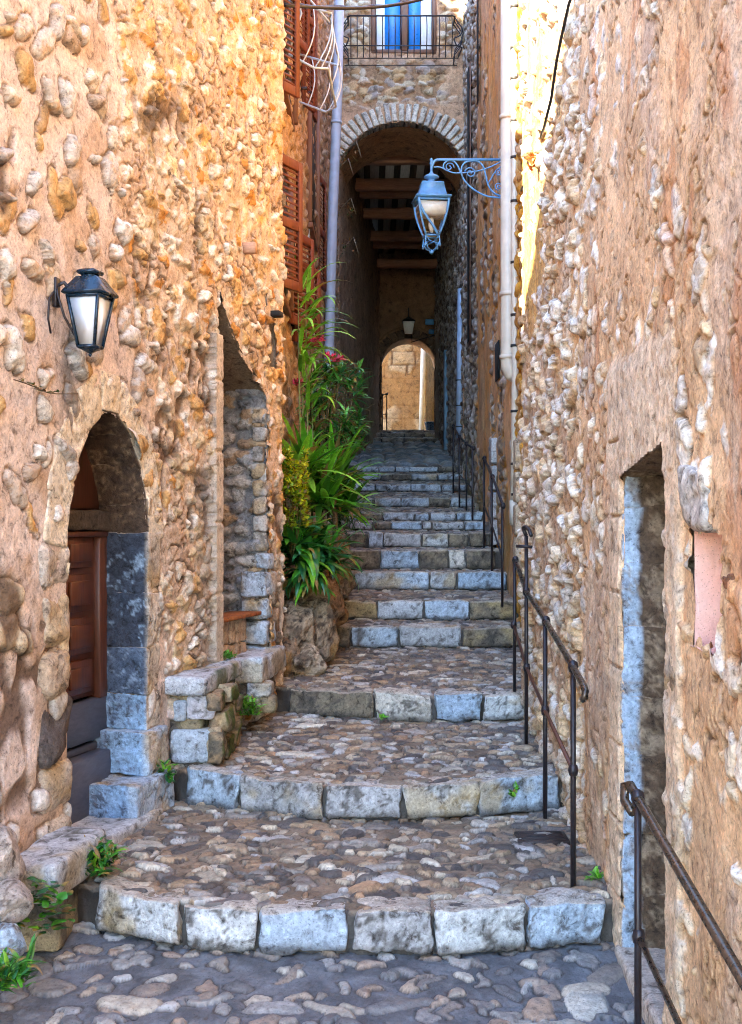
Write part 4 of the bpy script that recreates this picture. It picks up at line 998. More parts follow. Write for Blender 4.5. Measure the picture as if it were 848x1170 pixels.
for px, py in ((662, -30), (650, 5), (641, 45), (636, 70), (630, 112), (622, 145), (610, 180), (600, 207), (594, 222)):
    Dd = 1.02*F/(px-424) if px > 612 else None
    pts.append((px, py, Dd))
D_ = [p[2] for p in pts]; last = [d for d in D_ if d][-1]
out = []
for i, (px, py, d) in enumerate(pts):
    if d is None: d = last+(11.5-last)*(i-5)/3.
    out.append(P(px, py, d))
tube(g, out, .009, 6); tag(g.build('cable', M_cable), 'thin black cable hanging loose down the sunlit edge of the right wall', 'cable')
# overhead cable
g = G(); a = Vector(P(326, 6, 10)); c_ = Vector(P(520, -12, 14.))
pp = [a.lerp(c_, t)+Vector((0, 0, -.10*math.sin(math.pi*min(1, t*1.0)))) for t in np.linspace(0, 1, 20)]
tube(g, pp, .016, 6); tube(g, [p+Vector((0, .02, .02+.01*math.sin(i*1.7))) for i, p in enumerate(pp)], .008, 5)
tag(g.build('cable', M_cable), 'black twisted cable sagging across the alley below the blue-panelled window', 'cable')
Dl = 15.2
pipe('drainpipe', 'long pale blue drainpipe running down beside the big arch on the left', [P(388, -40, Dl), P(386, 100, Dl), P(380, 250, Dl), P(376, 400, Dl), P(375, 500, Dl)], .062, M_bpipe, joints=[(P(384.5, y-1.5, Dl), P(384.5, y+1.5, Dl)) for y in (140,)]+[(P(377.5, 338, Dl), P(377.4, 342, Dl))])
D3 = 13.0
pipe('drainpipe', 'thin pale blue pipe between the rust-red shutters', [P(354, 140, D3), P(353.5, 200, D3), P(351.5, 260, D3), P(350.5, 330, D3)], .024, M_bpipe, straps=[(P(353.6, y, D3), P(353.6, y+1.5, D3)) for y in (170, 201)])
D4 = 19.2
pipe('drainpipe', 'jointed pale blue drainpipe at the right side just inside the arch', [P(527, 330, D4), P(526, 400, D4), P(525, 500, D4)], .055, M_bpipe, straps=[(P(525.6, y, D4), P(525.6, y+1, D4)) for y in (434, 463, 487)])
D5 = 27.2
pipe('drainpipe', 'thin copper pipe rising at the back left corner of the passage', [P(425, 396, D5), P(424, 402, D5), P(422, 450, D5), P(421, 503, D5)], .045, M_copper, joints=[(P(424, 399, D5), P(424, 403, D5)), (P(421, 495, D5), P(421, 500, D5))])
pipe('drainpipe', 'white pipe on the sunlit wall seen through the far opening', [P(484.5, 370, 32.4), P(483, 440, 32.4), P(481.5, 492, 32.4)], .07, M_cream)
g = G()
pp = [Vector(P(px, py, 26.8)) for px, py in ((499.5, 372), (499.5, 530))]
cbox(g, (1.43, 26.4, zz(455, 26.4)), (.055, .07, 1.4), .01); tag(g.build('timber_post', M_joist), 'dark timber post standing along the right side of the passage', 'post')
g = G(); cbox(g, (1.44, 23.4, zz(470, 23.4)), (.05, .15, 1.15), .01); tag(g.build('painted_post', M_plain('dusty_blue_paint', (.12, .22, .30), .6, 0, .4, 8, .3)), 'flaking dusty-blue door post on the right side of the passage', 'post')

# ================================================================== iron handrails
def handrail(label, posts, rails, tops, name='handrail', hooks=()):
    t = thing(name, label, 'handrail', posts[0][0], 'iron handrails along the right side of the stairs')
    for (b_, h) in posts:
        g = G(); tube(g, [b_, (b_[0], b_[1], b_[2]+h)], .0125, 8)
        p = g.build('post', M_iron, t)
    for pts, r, m_ in rails:
        g = G(); tube(g, pts, r, 8); g.build('rail', m_, t)
    for c in tops:
        g = G(); lathe(g, [(.006, -.03), (.019, -.022), (.024, 0), (.019, .022), (.006, .03)], c, 10); g.build('collar', M_iron, t)
    return t
def pt(px, py, D): return P(px, py, D)
# mid railing: four posts
b0 = P(655, 1012, 5.46); b1 = P(623, 934, 6.60); b2 = P(601.5, 850, 7.75); b3 = P(588, 791, 8.62)
t0 = P(655, 762, 5.46); t1 = P(624, 710, 6.60); t2 = P(601.5, 676, 7.75); t3 = P(589, 640, 8.62)
l0 = P(655, 880, 5.46); l1 = P(623, 812, 6.60); l2 = P(602, 763, 7.75); l3 = P(587, 714, 8.62)
def hh(b_, t_): return t_[2]-b_[2]
end = [P(662, 775, 5.25), P(667, 783, 5.12), P(669, 790, 5.06), P(668.5, 797, 5.05), P(666, 799, 5.08)]
handrail('iron handrail with four posts and a curled lower end beside the middle steps', [((b0[0], b0[1], b0[2]-.05), hh(b0, t0)+.06), ((b1[0], b1[1], b1[2]-.05), hh(b1, t1)+.06), ((b2[0], b2[1], b2[2]-.05), hh(b2, P(601, 612, 7.75))+.05), ((b3[0], b3[1], b3[2]-.05), hh(b3, t3)+.05)],
         [([t3, t2, t1, t0]+end, .0155, M_rail), ([l3, l2, l1, l0], .011, M_doorframe),
          ([P(601.5, 612, 7.75), P(599, 607, 7.75), P(598, 603, 7.75), P(601, 602, 7.7), P(605, 606, 7.6), P(607, 612, 7.55)], .012, M_iron),
          ([P(590, 624, 7.75), P(608, 625, 7.7)], .010, M_iron)], [t0, t1, t2, t3, l0, l1, l2, l3])
# near railing: leaves the frame towards the camera
nb0 = (P(729, 905, 4.14)); foot = (nb0[0], nb0[1], -.10); nt = P(729, 912, 4.14)
far_t = P(848, 1118, 3.07); dirn = (np.array(far_t)-np.array(nt)); e2 = tuple(np.array(nt)+dirn*1.75)
lt = P(730, 1070, 4.14); e3 = tuple(np.array(lt)+dirn*1.75)
hook = [tuple(np.array(nt)-dirn*.10+np.array([0, 0, .0])), tuple(np.array(nt)-dirn*.13+np.array([-.012, 0, -.012])), tuple(np.array(nt)-dirn*.10+np.array([-.02, 0, -.055])), tuple(np.array(nt)-dirn*.03+np.array([-.01, 0, -.062]))]
p2b = (e2[0], e2[1], -.45)
handrail('iron handrail at the lower right corner with a curled top end and worn bronze rail', [(foot, nt[2]-foot[2]+.01), (p2b, e2[2]-p2b[2])],
         [([*hook[::-1], nt, e2], .0165, M_rail), ([lt, e3], .011, M_rail)], [nt, lt, e2])
# upper railings
def ur(pts_b, pts_t, lab, low=.45):
    posts = [((b_[0], b_[1], b_[2]-.05), t_[2]-b_[2]+.05) for b_, t_ in zip(pts_b, pts_t)]
    lw = [tuple(np.array(b_)*(1-low)+np.array(t_)*low) for b_, t_ in zip(pts_b, pts_t)]
    handrail(lab, posts, [(pts_t, .014, M_iron), (lw, .010, M_iron)], pts_t)
ur([P(574, 687, 11.25), P(562, 647, 12.5), P(553, 623, 13.5)], [P(575, 578, 11.25), P(563, 545, 12.5), P(553.5, 524, 13.5)], 'short black iron handrail of three posts below the orange wall')
ur([P(540, 598, 14.9), P(533, 586, 15.8), P(525, 578, 16.6), P(518, 562, 17.6)], [P(541, 512, 14.9), P(533, 507, 15.8), P(525, 499, 16.6), P(518, 487, 17.6)], 'farthest black iron handrail of four posts rising towards the archway')
ur([P(442, 492, 28.7), P(437, 492, 29.3)], [P(442.5, 450, 28.7), P(437.5, 451, 29.3)], 'small railing of two round-topped posts at the left of the far opening')
# drain cover
dc = thing('drain_cover', 'rusty rectangular drain cover set in the cobbles beside the handrail post', 'drain cover', P(620, 963, 6.2))
c = P(619, 963, 6.24); g = G(); cbox(g, (c[0], c[1], c[2]+.020), (.13, .10, .014), .003); 
M_rust = M_plain('rusty_iron', (.03, .018, .015), .6, .3, .35, 40, .4)
g.build('frame', M_rust, dc)
g = G()
for i in range(7): cbox(g, (c[0], c[1]-.085+i*.028, c[2]+.036), (.11, .008, .003), .002)
g.build('grate', M_rust, dc)

# ================================================================== lanterns
LA = math.atan2(LN[1], LN[0])
wl = thing('wall_lantern', 'dark blue four-sided wall lantern with frosted panes above the arched door', 'lantern', tuple(LW(5.86, .165, 2.61)))
cx, cy, _ = LW(5.86, .165, 0); q2 = math.sqrt(2); A4 = LA+math.pi/4
def sq(prof): return [(a*q2, z) for a, z in prof]
g = G(); lathe(g, sq([(.092, 2.888), (.10, 2.895), (.098, 2.903), (.052, 2.972), (.05, 2.976)]), (cx, cy, 0), 4, ang=A4); lathe(g, sq([(.030, 2.976), (.032, 2.988)]), (cx, cy, 0), 4, ang=A4); lathe(g, sq([(.040, 2.988), (.048, 2.996), (.047, 3.006), (.030, 3.014)]), (cx, cy, 0), 4, ang=A4)
g.build('roof', M_navy, wl, smooth=False)
g = G()
def corner(h, z, k):
    w = A4+k*math.pi/2; return (cx+h*q2*math.cos(w), cy+h*q2*math.sin(w), z)
for k in range(4):
    tube(g, [corner(.042, 2.645, k), corner(.079, 2.885, k)], .0085, 4)
    tube(g, [corner(.079, 2.882, k), corner(.079, 2.882, k+1)], .010, 4); tube(g, [corner(.042, 2.645, k), corner(.042, 2.645, k+1)], .009, 4)
lathe(g, sq([(.048, 2.652), (.046, 2.640), (.02, 2.625), (.006, 2.615)]), (cx, cy, 0), 4, ang=A4); lathe(g, [(.003, 2.618), (.009, 2.610), (.003, 2.60)], (cx, cy, 0), 8)
g.build('frame', M_navy, wl, smooth=False)
for k in range(4):
    g = G(); c4 = [corner(.040, 2.652, k), corner(.040, 2.652, k+1), corner(.074, 2.876, k+1), corner(.074, 2.876, k)]; ctr = np.mean(c4, axis=0); inn = [tuple(np.array(p)*.97+np.array([cx, cy, p[2]])*.03) for p in c4]
    g.add(c4+inn, [(0, 1, 2, 3), (7, 6, 5, 4), (0, 4, 5, 1), (1, 5, 6, 2), (2, 6, 7, 3), (3, 7, 4, 0)]); g.build('pane', M_frost, wl, smooth=False)
g = G(); w0 = LW(5.80, 0.02, 2.93); tube(g, [w0, LW(5.82, .05, 2.95), LW(5.84, .08, 2.91), LW(5.85, .09, 2.88)], .010, 6); tube(g, [LW(5.80, .02, 2.93), LW(5.76, .05, 2.88), LW(5.79, .07, 2.78), LW(5.83, .10, 2.70), LW(5.85, .13, 2.66)], .006, 6)
cbox(g, LW(5.80, .02, 2.90), (.02, .012, .07), .004, M=np.array([LD, LN, [0, 0, 1]])); tube(g, [LW(5.78, .02, 2.9), LW(5.72, .03, 2.86), LW(5.71, .03, 2.76), LW(5.75, .02, 2.70)], .005, 6)
g.build('bracket', M_iron, wl)

SD = 12.2
sl = thing('street_lantern', 'pale blue street lantern hanging from a scrolled bracket in front of the dark arch', 'street lantern', P(493, 290, SD))
SX = (493-424)*SD/F
def sz(y): return EYE+(600-y)*SD/F
A5 = math.pi/4+.12
def cor(h, z, k): w = A5+k*math.pi/2; return (SX+h*q2*math.cos(w), SD+h*q2*math.sin(w), z)
g = G(); lathe(g, sq([(.165, sz(229.5)), (.175, sz(228)), (.172, sz(226.5)), (.135, sz(226)), (.108, sz(212)), (.112, sz(211)), (.105, sz(210))]), (SX, SD, 0), 4, ang=A5); g.build('roof', M_blue, sl, smooth=False)
g = G(); lathe(g, [(.05, sz(210)), (.035, sz(206)), (.04, sz(205)), (.075, sz(203.5)), (.078, sz(202)), (.06, sz(200.5)), (.03, sz(199)), (.014, sz(197)), (.014, sz(188)), (.020, sz(187)), (.012, sz(184.5)), (.018, sz(182.5)), (.004, sz(180.5))], (SX, SD, 0), 14); g.build('finial', M_blue, sl)
def bow(k, t):
    h = .155*(1-t)**.0*math.cos(t*1.12)+.0; h = .150-.085*t**1.7; return cor(h, sz(230)+(sz(270)-sz(230))*t, k)
g = G()
for k in range(4):
    tube(g, [bow(k, t) for t in np.linspace(0, 1, 9)], .011, 6); tube(g, [cor(.150, sz(231.5), k), cor(.150, sz(231.5), k+1)], .012, 4); tube(g, [cor(.066, sz(270), k), cor(.066, sz(270), k+1)], .010, 4)
# the crossing curved braces of the front
for k in (2, 3):
    tube(g, [tuple(np.array(bow(k, t))*(1-s_)+np.array(bow(k+1, t))*s_) for t, s_ in zip(np.linspace(0, 1, 12), 0.92*np.linspace(0, 1, 12)**2.2)], .014, 6)
g.build('frame', M_blue, sl)
for k in range(4):
    g = G(); A = [bow(k, t) for t in np.linspace(.03, 1, 7)]; B = [bow(k+1, t) for t in np.linspace(.03, 1, 7)]
    ins = lambda p: (SX+(p[0]-SX)*.97, SD+(p[1]-SD)*.97, p[2]); V = A+B+[ins(p) for p in A]+[ins(p) for p in B]; n = 7
    f = [(i, n+i, n+i+1, i+1) for i in range(n-1)]+[(2*n+i+1, 3*n+i+1, 3*n+i, 2*n+i) for i in range(n-1)]+[(0, 2*n, 3*n, n), (n-1, 2*n-1, 4*n-1, 3*n-1)]
    g.add(V, f); g.build('pane', M_glass, sl)
g = G(); lathe(g, sq([(.125, sz(247)), (.137, sz(233)), (.10, sz(232))]), (SX, SD, 0), 4, ang=A5); g.build('reflector', M_opal, sl, smooth=False)
g = G(); lathe(g, [(.012, sz(268)), (.02, sz(264)), (.03, sz(258)), (.028, sz(252)), (.015, sz(249))], (SX, SD, 0), 10); g.build('bulb', M_opal, sl)
g = G()
for k in range(4):
    tube(g, [cor(.066, sz(270), k), cor(.072, sz(277), k), cor(.045, sz(284), k), cor(.006, sz(287), k)], .008, 6); tube(g, [cor(.066, sz(270), k), cor(.03, sz(275), k), cor(.06, sz(280), k+1)], .007, 5)
    lathe(g, [(.004, -.03), (.012, -.01), (.004, .02)], cor(.074, sz(280), k), 6)
lathe(g, [(.005, sz(290.5)), (.022, sz(289)), (.024, sz(287.5)), (.012, sz(285.5))], (SX, SD, 0), 10); g.build('basket', M_blue, sl)
g = G(); WX = OX(SD)-.01
tube(g, [(SX, SD, sz(195)), (SX+.012, SD, sz(188)), (SX+.03, SD, sz(184)), (SX+.06, SD, sz(182.5)), (WX, SD, sz(182.5))], .014, 8)
def sp(cx_, cy_, r0, r1, a0, turns, n=34): return [(P(cx_+ (r0+(r1-r0)*t)*math.cos(a0+turns*2*math.pi*t), cy_+(r0+(r1-r0)*t)*math.sin(a0+turns*2*math.pi*t), SD)) for t in np.linspace(0, 1, n)]
def cv(pts): # smooth polyline by catmull
    out = []
    P_ = [Vector(p) for p in pts]
    for i in range(len(P_)-1):
        p0 = P_[max(i-1, 0)]; p1 = P_[i]; p2 = P_[i+1]; p3 = P_[min(i+2, len(P_)-1)]
        for t in np.linspace(0, 1, 7)[:-1]: out.append(.5*((2*p1)+(p2-p0)*t+(2*p0-5*p1+4*p2-p3)*t*t+(3*p1-p0-3*p2+p3)*t**3))
    out.append(P_[-1]); return out
q_ = lambda L_: cv([P(x, y, SD) for x, y in L_])
tube(g, q_([(496, 191), (503, 191), (511, 195), (519, 197.5), (527, 197.5), (538, 196.5), (550, 194.5), (562, 190), (573, 184.5)]), .007, 6)
tube(g, q_([(507, 193), (507, 188), (511, 184), (517, 183.5), (522, 188), (526, 196), (530, 205), (537, 213), (547, 220), (558, 224.5), (573, 226)]), .009, 6)
tube(g, sp(513.5, 191, 5.5, 1.0, 0.2, -1.3), .006, 6)
tube(g, q_([(527, 197), (528, 190), (532, 185.5), (538, 184), (546, 184.5), (552, 190), (555, 200), (558, 212), (564, 220), (572, 224)]), .009, 6)
tube(g, sp(537.5, 197.5, 6.5, 1.0, -2.9, 1.6), .006, 6)
tube(g, sp(570, 197, 4.2, .8, -1.2, -1.6), .006, 6); tube(g, sp(570, 213, 4.6, .8, 1.6, 1.6), .006, 6)
tube(g, q_([(573, 190), (566, 196), (560, 206), (557, 210)]), .006, 6)
tube(g, [(WX, SD, sz(181)), (WX, SD, sz(227))], .012, 6); g.build('bracket', M_blue, sl)
# small lantern over the far opening
fl = thing('hanging_lantern', 'small pale lantern hanging at the crown of the far arched opening', 'lantern', P(467, 381, 27.9))
fx, fy, _ = P(467, 0, 27.9); z = lambda y: EYE+(600-y)*27.9/F
g = G(); lathe(g, sq([(.085, z(381)), (.13, z(368))]), (fx, fy, 0), 4, ang=.785); g.build('pane', M_opal, fl, smooth=False)
g = G(); lathe(g, sq([(.14, z(368)), (.15, z(367)), (.06, z(364)), (.02, z(362))]), (fx, fy, 0), 4, ang=.785); tube(g, [(fx, fy, z(363)), (fx, fy, z(352)), (fx, 28.45, z(350))], .012, 6)
tube(g, [P(470, 382, 28.2), P(470, 391, 28.2), P(497, 383, 28.2)], .012, 6); g.build('frame', M_iron, fl)
wb = thing('wall_box', 'small blue electric box on the passage wall beside the far arch', 'electric box', P(491, 368, 28.)); g = G(); c = P(491, 368, 28.2); cbox(g, c, (.10, .05, .06), .01); g.build('box', M_blue, wb); g = G(); c = P(493, 379, 28.2); cbox(g, c, (.06, .05, .05), .01); g.build('connector', M_blue, wb)
g = G(); c = P(492.5, 492, 29.8); lathe(g, [(.08, 0), (.12, .02), (.15, .18), (.17, .2), (.15, .21), (.12, .17)], c, 14); tag(g.build('flower_pot', M_navy), 'dark low pot on the floor at the right of the far opening', 'pot')

# ================================================================== loose blocks on the left
bench = thing('stone_bench', 'mossy block-built stone bench against the pebble wall beyond the arched door', 'bench', (-1.05, 7.5, .41))
def blk(name, parent, c, h, seed, base, r=.025, amp=.014, low=.015, res=.018, dark=.4, rotz=0., moss=0., mat=MS, tint=(.40, .32, .2)):
    q, fc, nn = rock(h, seed, r, amp, 8, res, low); col = stonecol(q, seed, base, (.10, .09, .07), dark, tint)
    if moss: col = mix(col, (.07, .085, .02), moss*sstep(.38, .55, fb3(q*8+seed, 4, 5))*sstep(.2, .7, nn[:, 0]))
    cr, sr = math.cos(rotz), math.sin(rotz); x = q[:, 0]*cr-q[:, 1]*sr; y = q[:, 0]*sr+q[:, 1]*cr
    g = G(); g.add(np.stack([x+c[0], y+c[1], q[:, 2]+c[2]], 1), fc, col); return g.build(name, mat, parent)
XR = -.905
blk('slab', bench, (-1.06, 7.50, .875), (.175, .46, .055), 801, (.46, .47, .48), moss=.8, rotz=-.12)
blk('core', bench, (-1.07, 7.54, .62), (.14, .42, .24), 802, (.15, .12, .10), dark=.6, moss=.6, rotz=-.12)
for i, (x, z, w, h) in enumerate(((-1.17, .735, .055, .06), (-1.105, .72, .04, .06), (-.985, .735, .085, .075), (-1.03, .52, .13, .10), (-.91, .52, .045, .11))):
    blk('course_stone', bench, (x, 7.15, z), (w, .06, h), 810+i, [(.52, .40, .34), (.38, .42, .46), (.50, .48, .50), (.40, .44, .48), (.40, .32, .22)][i], r=.03)
for i, (y, z, a_, b_) in enumerate(((7.17, .50, .09, .10), (7.42, .47, .12, .06), (7.70, .50, .11, .09), (7.30, .66, .16, .06), (7.60, .68, .09, .08), (7.82, .66, .08, .06), (7.15, .77, .08, .05), (7.45, .78, .15, .035))):
    blk('course_stone', bench, (XR-.012+.09*(y-7.07)/.9, y, z), (.045, a_, b_), 830+i, [(.34, .24, .15), (.46, .36, .25), (.30, .22, .13)][i % 3], r=.04, low=.035, amp=.03, moss=1., dark=.6)
bl2 = thing('stone_block', 'pale squared block at the foot of the rubble recess, resting on smaller stones', 'stone block', (-.85, 8.6, .6))
blk('block', bl2, (-.86, 8.60, .83), (.19, .46, .085), 850, (.48, .49, .50), rotz=-.1)
blk('support_stone', bl2, (-.86, 8.62, .66), (.16, .42, .10), 851, (.26, .2, .15), dark=.6)
blk('support_stone', bl2, (-.74, 8.2, .70), (.085, .09, .05), 852, (.42, .42, .42), r=.04); blk('support_stone', bl2, (-.70, 8.22, .60), (.06, .08, .06), 853, (.30, .22, .15), r=.04, moss=.5); blk('support_stone', bl2, (-.80, 8.18, .60), (.07, .07, .06), 854, (.3, .26, .2), r=.04)
kb = thing('kerb_stone', 'pale hewn kerb stone at the lower left below the door step', 'kerb stone', (-1.42, 5.5, .2))
blk('block', kb, (-1.415, 5.52, .275), (.125, .33, .085), 860, (.47, .47, .46), rotz=-.1); blk('foundation', kb, (-1.45, 5.55, .08), (.12, .32, .11), 861, (.12, .11, .09), dark=.7)
for i, (px, py, D, h, base, lab) in enumerate(((-4, 985, 5.0, (.11, .16, .15), (.42, .36, .31), 'round brown boulder at the foot of the pebble wall in the lower left corner'),
                                      (6, 1078, 4.62, (.08, .09, .075), (.38, .46, .52), 'small pale rock at the lower left edge above the weeds'),
                                      (10, 1030, 4.8, (.10, .12, .08), (.36, .32, .28), 'grey-brown rock wedged under the boulder at the left edge'),
                                      )):
    c = P(px, py, D); q, fc, nn = boulder(h, 870+i); g = G(); g.add(q+np.array(c), fc, stonecol(q, 870+i, base, (.12, .09, .07), .42)); tag(g.build('boulder', MS), lab, 'rock')
rk = thing('rock_bed', 'pitted brown boulders holding up the planting beside the stairs', 'rockery', (-.55, 10, .9))
for i, (x, y, z, h) in enumerate(((-.60, 9.62, 1.0, (.17, .16, .17)), (-.50, 9.5, .74, (.14, .12, .12)), (-.65, 9.5, .78, (.12, .14, .16)), (-.40, 9.9, .95, (.13, .2, .22)), (-.55, 10.3, 1.1, (.25, .5, .18)), (-.44, 10.8, 1.1, (.22, .4, .22)), (-.42, 11.6, 1.3, (.24, .5, .22)), (-.42, 12.6, 1.45, (.22, .5, .25)), (-.40, 13.8, 1.6, (.18, .6, .2)))):
    q, fc, nn = boulder(np.array(h)*1.12, 880+i, .2, 22); pits = sstep(.62, .7, fb3(q*17+i, 2, 3)); q = q-nn*(pits*.02)[:, None]
    c = mix(stonecol(q, 880+i, [(.36, .27, .19), (.42, .33, .24), (.30, .20, .13)][i % 3], (.10, .07, .05), .5, (.36, .20, .08)), (.05, .035, .03), pits*.8)
    g = G(); g.add(q+np.array([x, y, z]), fc, c); g.build('boulder', MS, rk)

# ================================================================== planting
def strap(g, b_, az, el, L, w, droop, col, n=7, fold=.25):
    p = Vector(b_); a = el; V = []; d0 = Vector((math.cos(az), math.sin(az), 0)); sd = Vector((-math.sin(az), math.cos(az), 0))
    tw = (rng.random()-.5)*.9
    for i in range(n+1):
        t = i/n; ww = w*min(1, .45+2.2*t)*(1-t**2.2)**.8+.0008
        T = d0*math.cos(a)+Vector((0, 0, math.sin(a))); up = T.cross(sd)*-1
        s2 = (sd*math.cos(tw*t)+up*math.sin(tw*t))
        nrm = T.cross(s2)
        V += [p-s2*ww+nrm*ww*fold*-1, p.copy(), p+s2*ww-nrm*ww*fold]
        p = p+T*(L/n); a -= droop*(.3+1.4*t)/n
    f = []
    for i in range(n):
        k = i*3; f += [(k, k+1, k+4, k+3), (k+1, k+2, k+5, k+4)]
    c = np.array(col)*(.75+.5*rng.random()); C = np.array([c*(.8 if j == 1 else 1.)*(1+.25*(i/n)) for i in range(n+1) for j in range(3)])
    if rng.random() < .16: C[-(6+3*rng.randrange(3)):] = (.26, .17, .04)
    if rng.random() < .03: C[:] = (.20, .13, .05)
    g.add([tuple(v) for v in V], f, C)
GR = [(.06, .24, .012), (.10, .36, .02), (.16, .46, .03), (.035, .13, .012), (.22, .52, .05)]
def rosette(g, c, n, L, w, elr, droop, azr=(0, 2*math.pi), cols=GR, jit=.03):
    for i in range(n):
        az = azr[0]+(azr[1]-azr[0])*rng.random(); el = elr[0]+(elr[1]-elr[0])*rng.random()**1.0
        b_ = (c[0]+(rng.random()-.5)*2*jit, c[1]+(rng.random()-.5)*2*jit, c[2]+(rng.random()-.5)*2*jit)
        strap(g, b_, az, el, L*(.65+.5*rng.random()), w*(.8+.4*rng.random()), droop*(.5+rng.random()), cols[rng.randrange(len(cols))])
yu = thing('yucca_plant', 'sword-leaved bright green plant with upright pointed leaves against the wall', 'plant', (-.54, 10.2, 1.3))
g = G(); 
for c, n, L, zj in (((-.56, 10.15, 2.25), 60, .52, .05), ((-.33, 10.7, 2.18), 60, .46, .05), ((-.58, 10.3, 2.0), 40, .45, .05), ((-.40, 10.3, 1.98), 45, .46, .06), ((-.25, 11.0, 1.95), 40, .42, .05)): rosette(g, c, int(n*1.1), L*1.15, .034, (-.2, 1.45), .9, jit=zj)
g.build('leaves', M_leafA, yu)
g = G()
for c in ((-.56, 10.15, 2.25), (-.33, 10.7, 2.18), (-.40, 10.3, 1.98)): tube(g, [(c[0]-.03, c[1]+.03, 1.15), (c[0]+.02, c[1], 1.7), c], [.03, .025, .02], 8, (.2, .15, .1))
g.build('stem', MS, yu)
ag = thing('strap_leaf_plant', 'dark green clump of broad glossy strap leaves spilling over the boulders', 'plant', (-.52, 9.7, 1.3))
DG = [(.018, .10, .012), (.035, .17, .018), (.06, .26, .02), (.02, .12, .04), (.14, .34, .02)]
g = G()
for c, n, L in (((-.54, 9.72, 1.50), 95, .40), ((-.40, 9.85, 1.50), 60, .36), ((-.62, 9.6, 1.62), 50, .34), ((-.52, 9.72, 1.7), 40, .30)): rosette(g, c, int(n*.9), L*1.12, .038, (-.35, 1.3), 1.6, cols=DG, jit=.06)
rosette(g, (-.50, 9.62, 1.40), 30, .32, .024, (-.6, .2), 1.5, (-2.8, -.3), DG, .08)
g.build('leaves', M_leafB, ag)
g = G(); rosette(g, (-.2, 12.2, 1.95), 90, .32, .008, (.2, 1.4), 2.0, cols=[(.07, .16, .04), (.12, .2, .06)], jit=.14); rosette(g, (-.27, 11.5, 1.8), 60, .32, .008, (.1, 1.4), 2.2, cols=[(.05, .13, .03)], jit=.1)
tag(g.build('grass_tuft', M_leafA), 'fine grassy tuft hanging over the step ends behind the yucca', 'grass tuft')
rd = thing('bamboo_reed', 'tall reed with long arching pale green leaves above the oleander', 'reed', (-.58, 10.4, 1.3))
g = G(); LG = [(.16, .46, .03), (.26, .58, .06), (.10, .34, .03)]
stems = [((-.62, 10.4), 3.85), ((-.56, 10.5), 3.72), ((-.60, 10.55), 3.55), ((-.52, 10.6), 3.3)]
for (x, y), zt in stems:
    for i in range(15):
        zz_ = zt-.95+.95*(i/14); strap(g, (x+.02, y, zz_), (rng.random()-.5)*3.2-.3, .2+rng.random()*1.0, .30+.16*rng.random(), .019, 1.5+rng.random(), LG[rng.randrange(3)])
for (az, el, L, z) in ((-.3, .9, .50, 3.78), (0, .7, .5, 3.72), (-.6, .8, .45, 3.66), (-.2, .35, .5, 3.55), (.1, .5, .55, 3.42), (-.4, .4, .55, 3.35), (-.1, .1, .5, 3.30), (-.5, 1.3, .35, 3.8)):
    strap(g, (-.60, 10.4, z), az, el, L, .026, 1.5, LG[rng.randrange(3)])
g.build('leaves', M_leafA, rd)
for (x, y), zt in stems:
    g = G(); tube(g, [(x, y, 1.2), (x+.02, y, 2.4), (x, y, zt)], [.012, .01, .005], 6, (.2, .26, .08)); g.build('stem', M_leafA, rd)
ol = thing('oleander_bush', 'oleander with narrow leaves and pink flowers in front of the pale blue drainpipe', 'shrub', (-.4, 10.8, 1.4))
g = G(); stm = G(); fl_ = G()
OG = [(.03, .17, .03), (.06, .28, .05), (.02, .11, .04), (.12, .40, .08)]
for i in range(36):
    tx = -.56+.46*rng.random(); ty = 10.5+.6*rng.random(); tz = 2.62+.72*rng.random()
    if i < 5: tx, tz = [(-.12, 3.05), (-.10, 2.85), (-.2, 3.15), (-.15, 2.7), (-.3, 3.2)][i]
    tube(stm, [(-.45, 10.8, 1.6), ((-.45+tx)/2, 10.8, (1.9+tz)/2), (tx, ty, tz)], [.01, .008, .004], 5, (.12, .10, .05))
    for j in range(16):
        strap(g, (tx, ty, tz-.16*rng.random()), rng.random()*6.28, -.3+1.3*rng.random(), .14+.05*rng.random(), .015, .9, OG[rng.randrange(4)], n=4)
g.build('leaves', M_leafB, ol); stm.build('stem', MS, ol)
for (px, py) in ((379, 411), (387, 412), (383, 414), (358, 391), (366, 390), (337, 440), (341, 438), (374, 409)):
    fl_ = G(); c = P(px, py, 10.45)
    for j in range(12):
        a = rng.random()*6.28; strap(fl_, (c[0]+.012*rng.random(), c[1], c[2]+.012*rng.random()), a, rng.random()*1.2, .06, .018, 1., [(.75, .08, .22), (.80, .16, .30), (.65, .05, .16)][j % 3], n=3)
    fl_.build('flower', M_petal, ol)
yg = thing('yellow_green_shrub', 'small-leaved yellow-green shrub squeezed against the end of the pebble wall', 'shrub', (-.66, 9.4, 1.7))
g = G(); stm = G()
for i in range(1250):
    u = rng.random(); x = -.70+.21*rng.random(); y = 9.35+.3*rng.random(); z = 1.78+.60*u; 
    if fb2(np.array([x*9.]), np.array([z*9.]), 2, 4)[0] < .38: continue
    strap(g, (x, y, z), rng.random()*6.28, rng.random()*1.4-.2, .034+.015*rng.random(), .014, .8, [(.46, .50, .01), (.30, .42, .015), (.58, .54, .02), (.12, .22, .01)][rng.randrange(4)], n=2)
for i in range(12): tube(stm, [(-.62, 9.5, 1.5), (-.70+.2*rng.random(), 9.5, 1.8+.5*rng.random())], .004, 5, (.12, .1, .03))
g.build('leaves', M_leafA, yg); stm.build('stem', MS, yg)
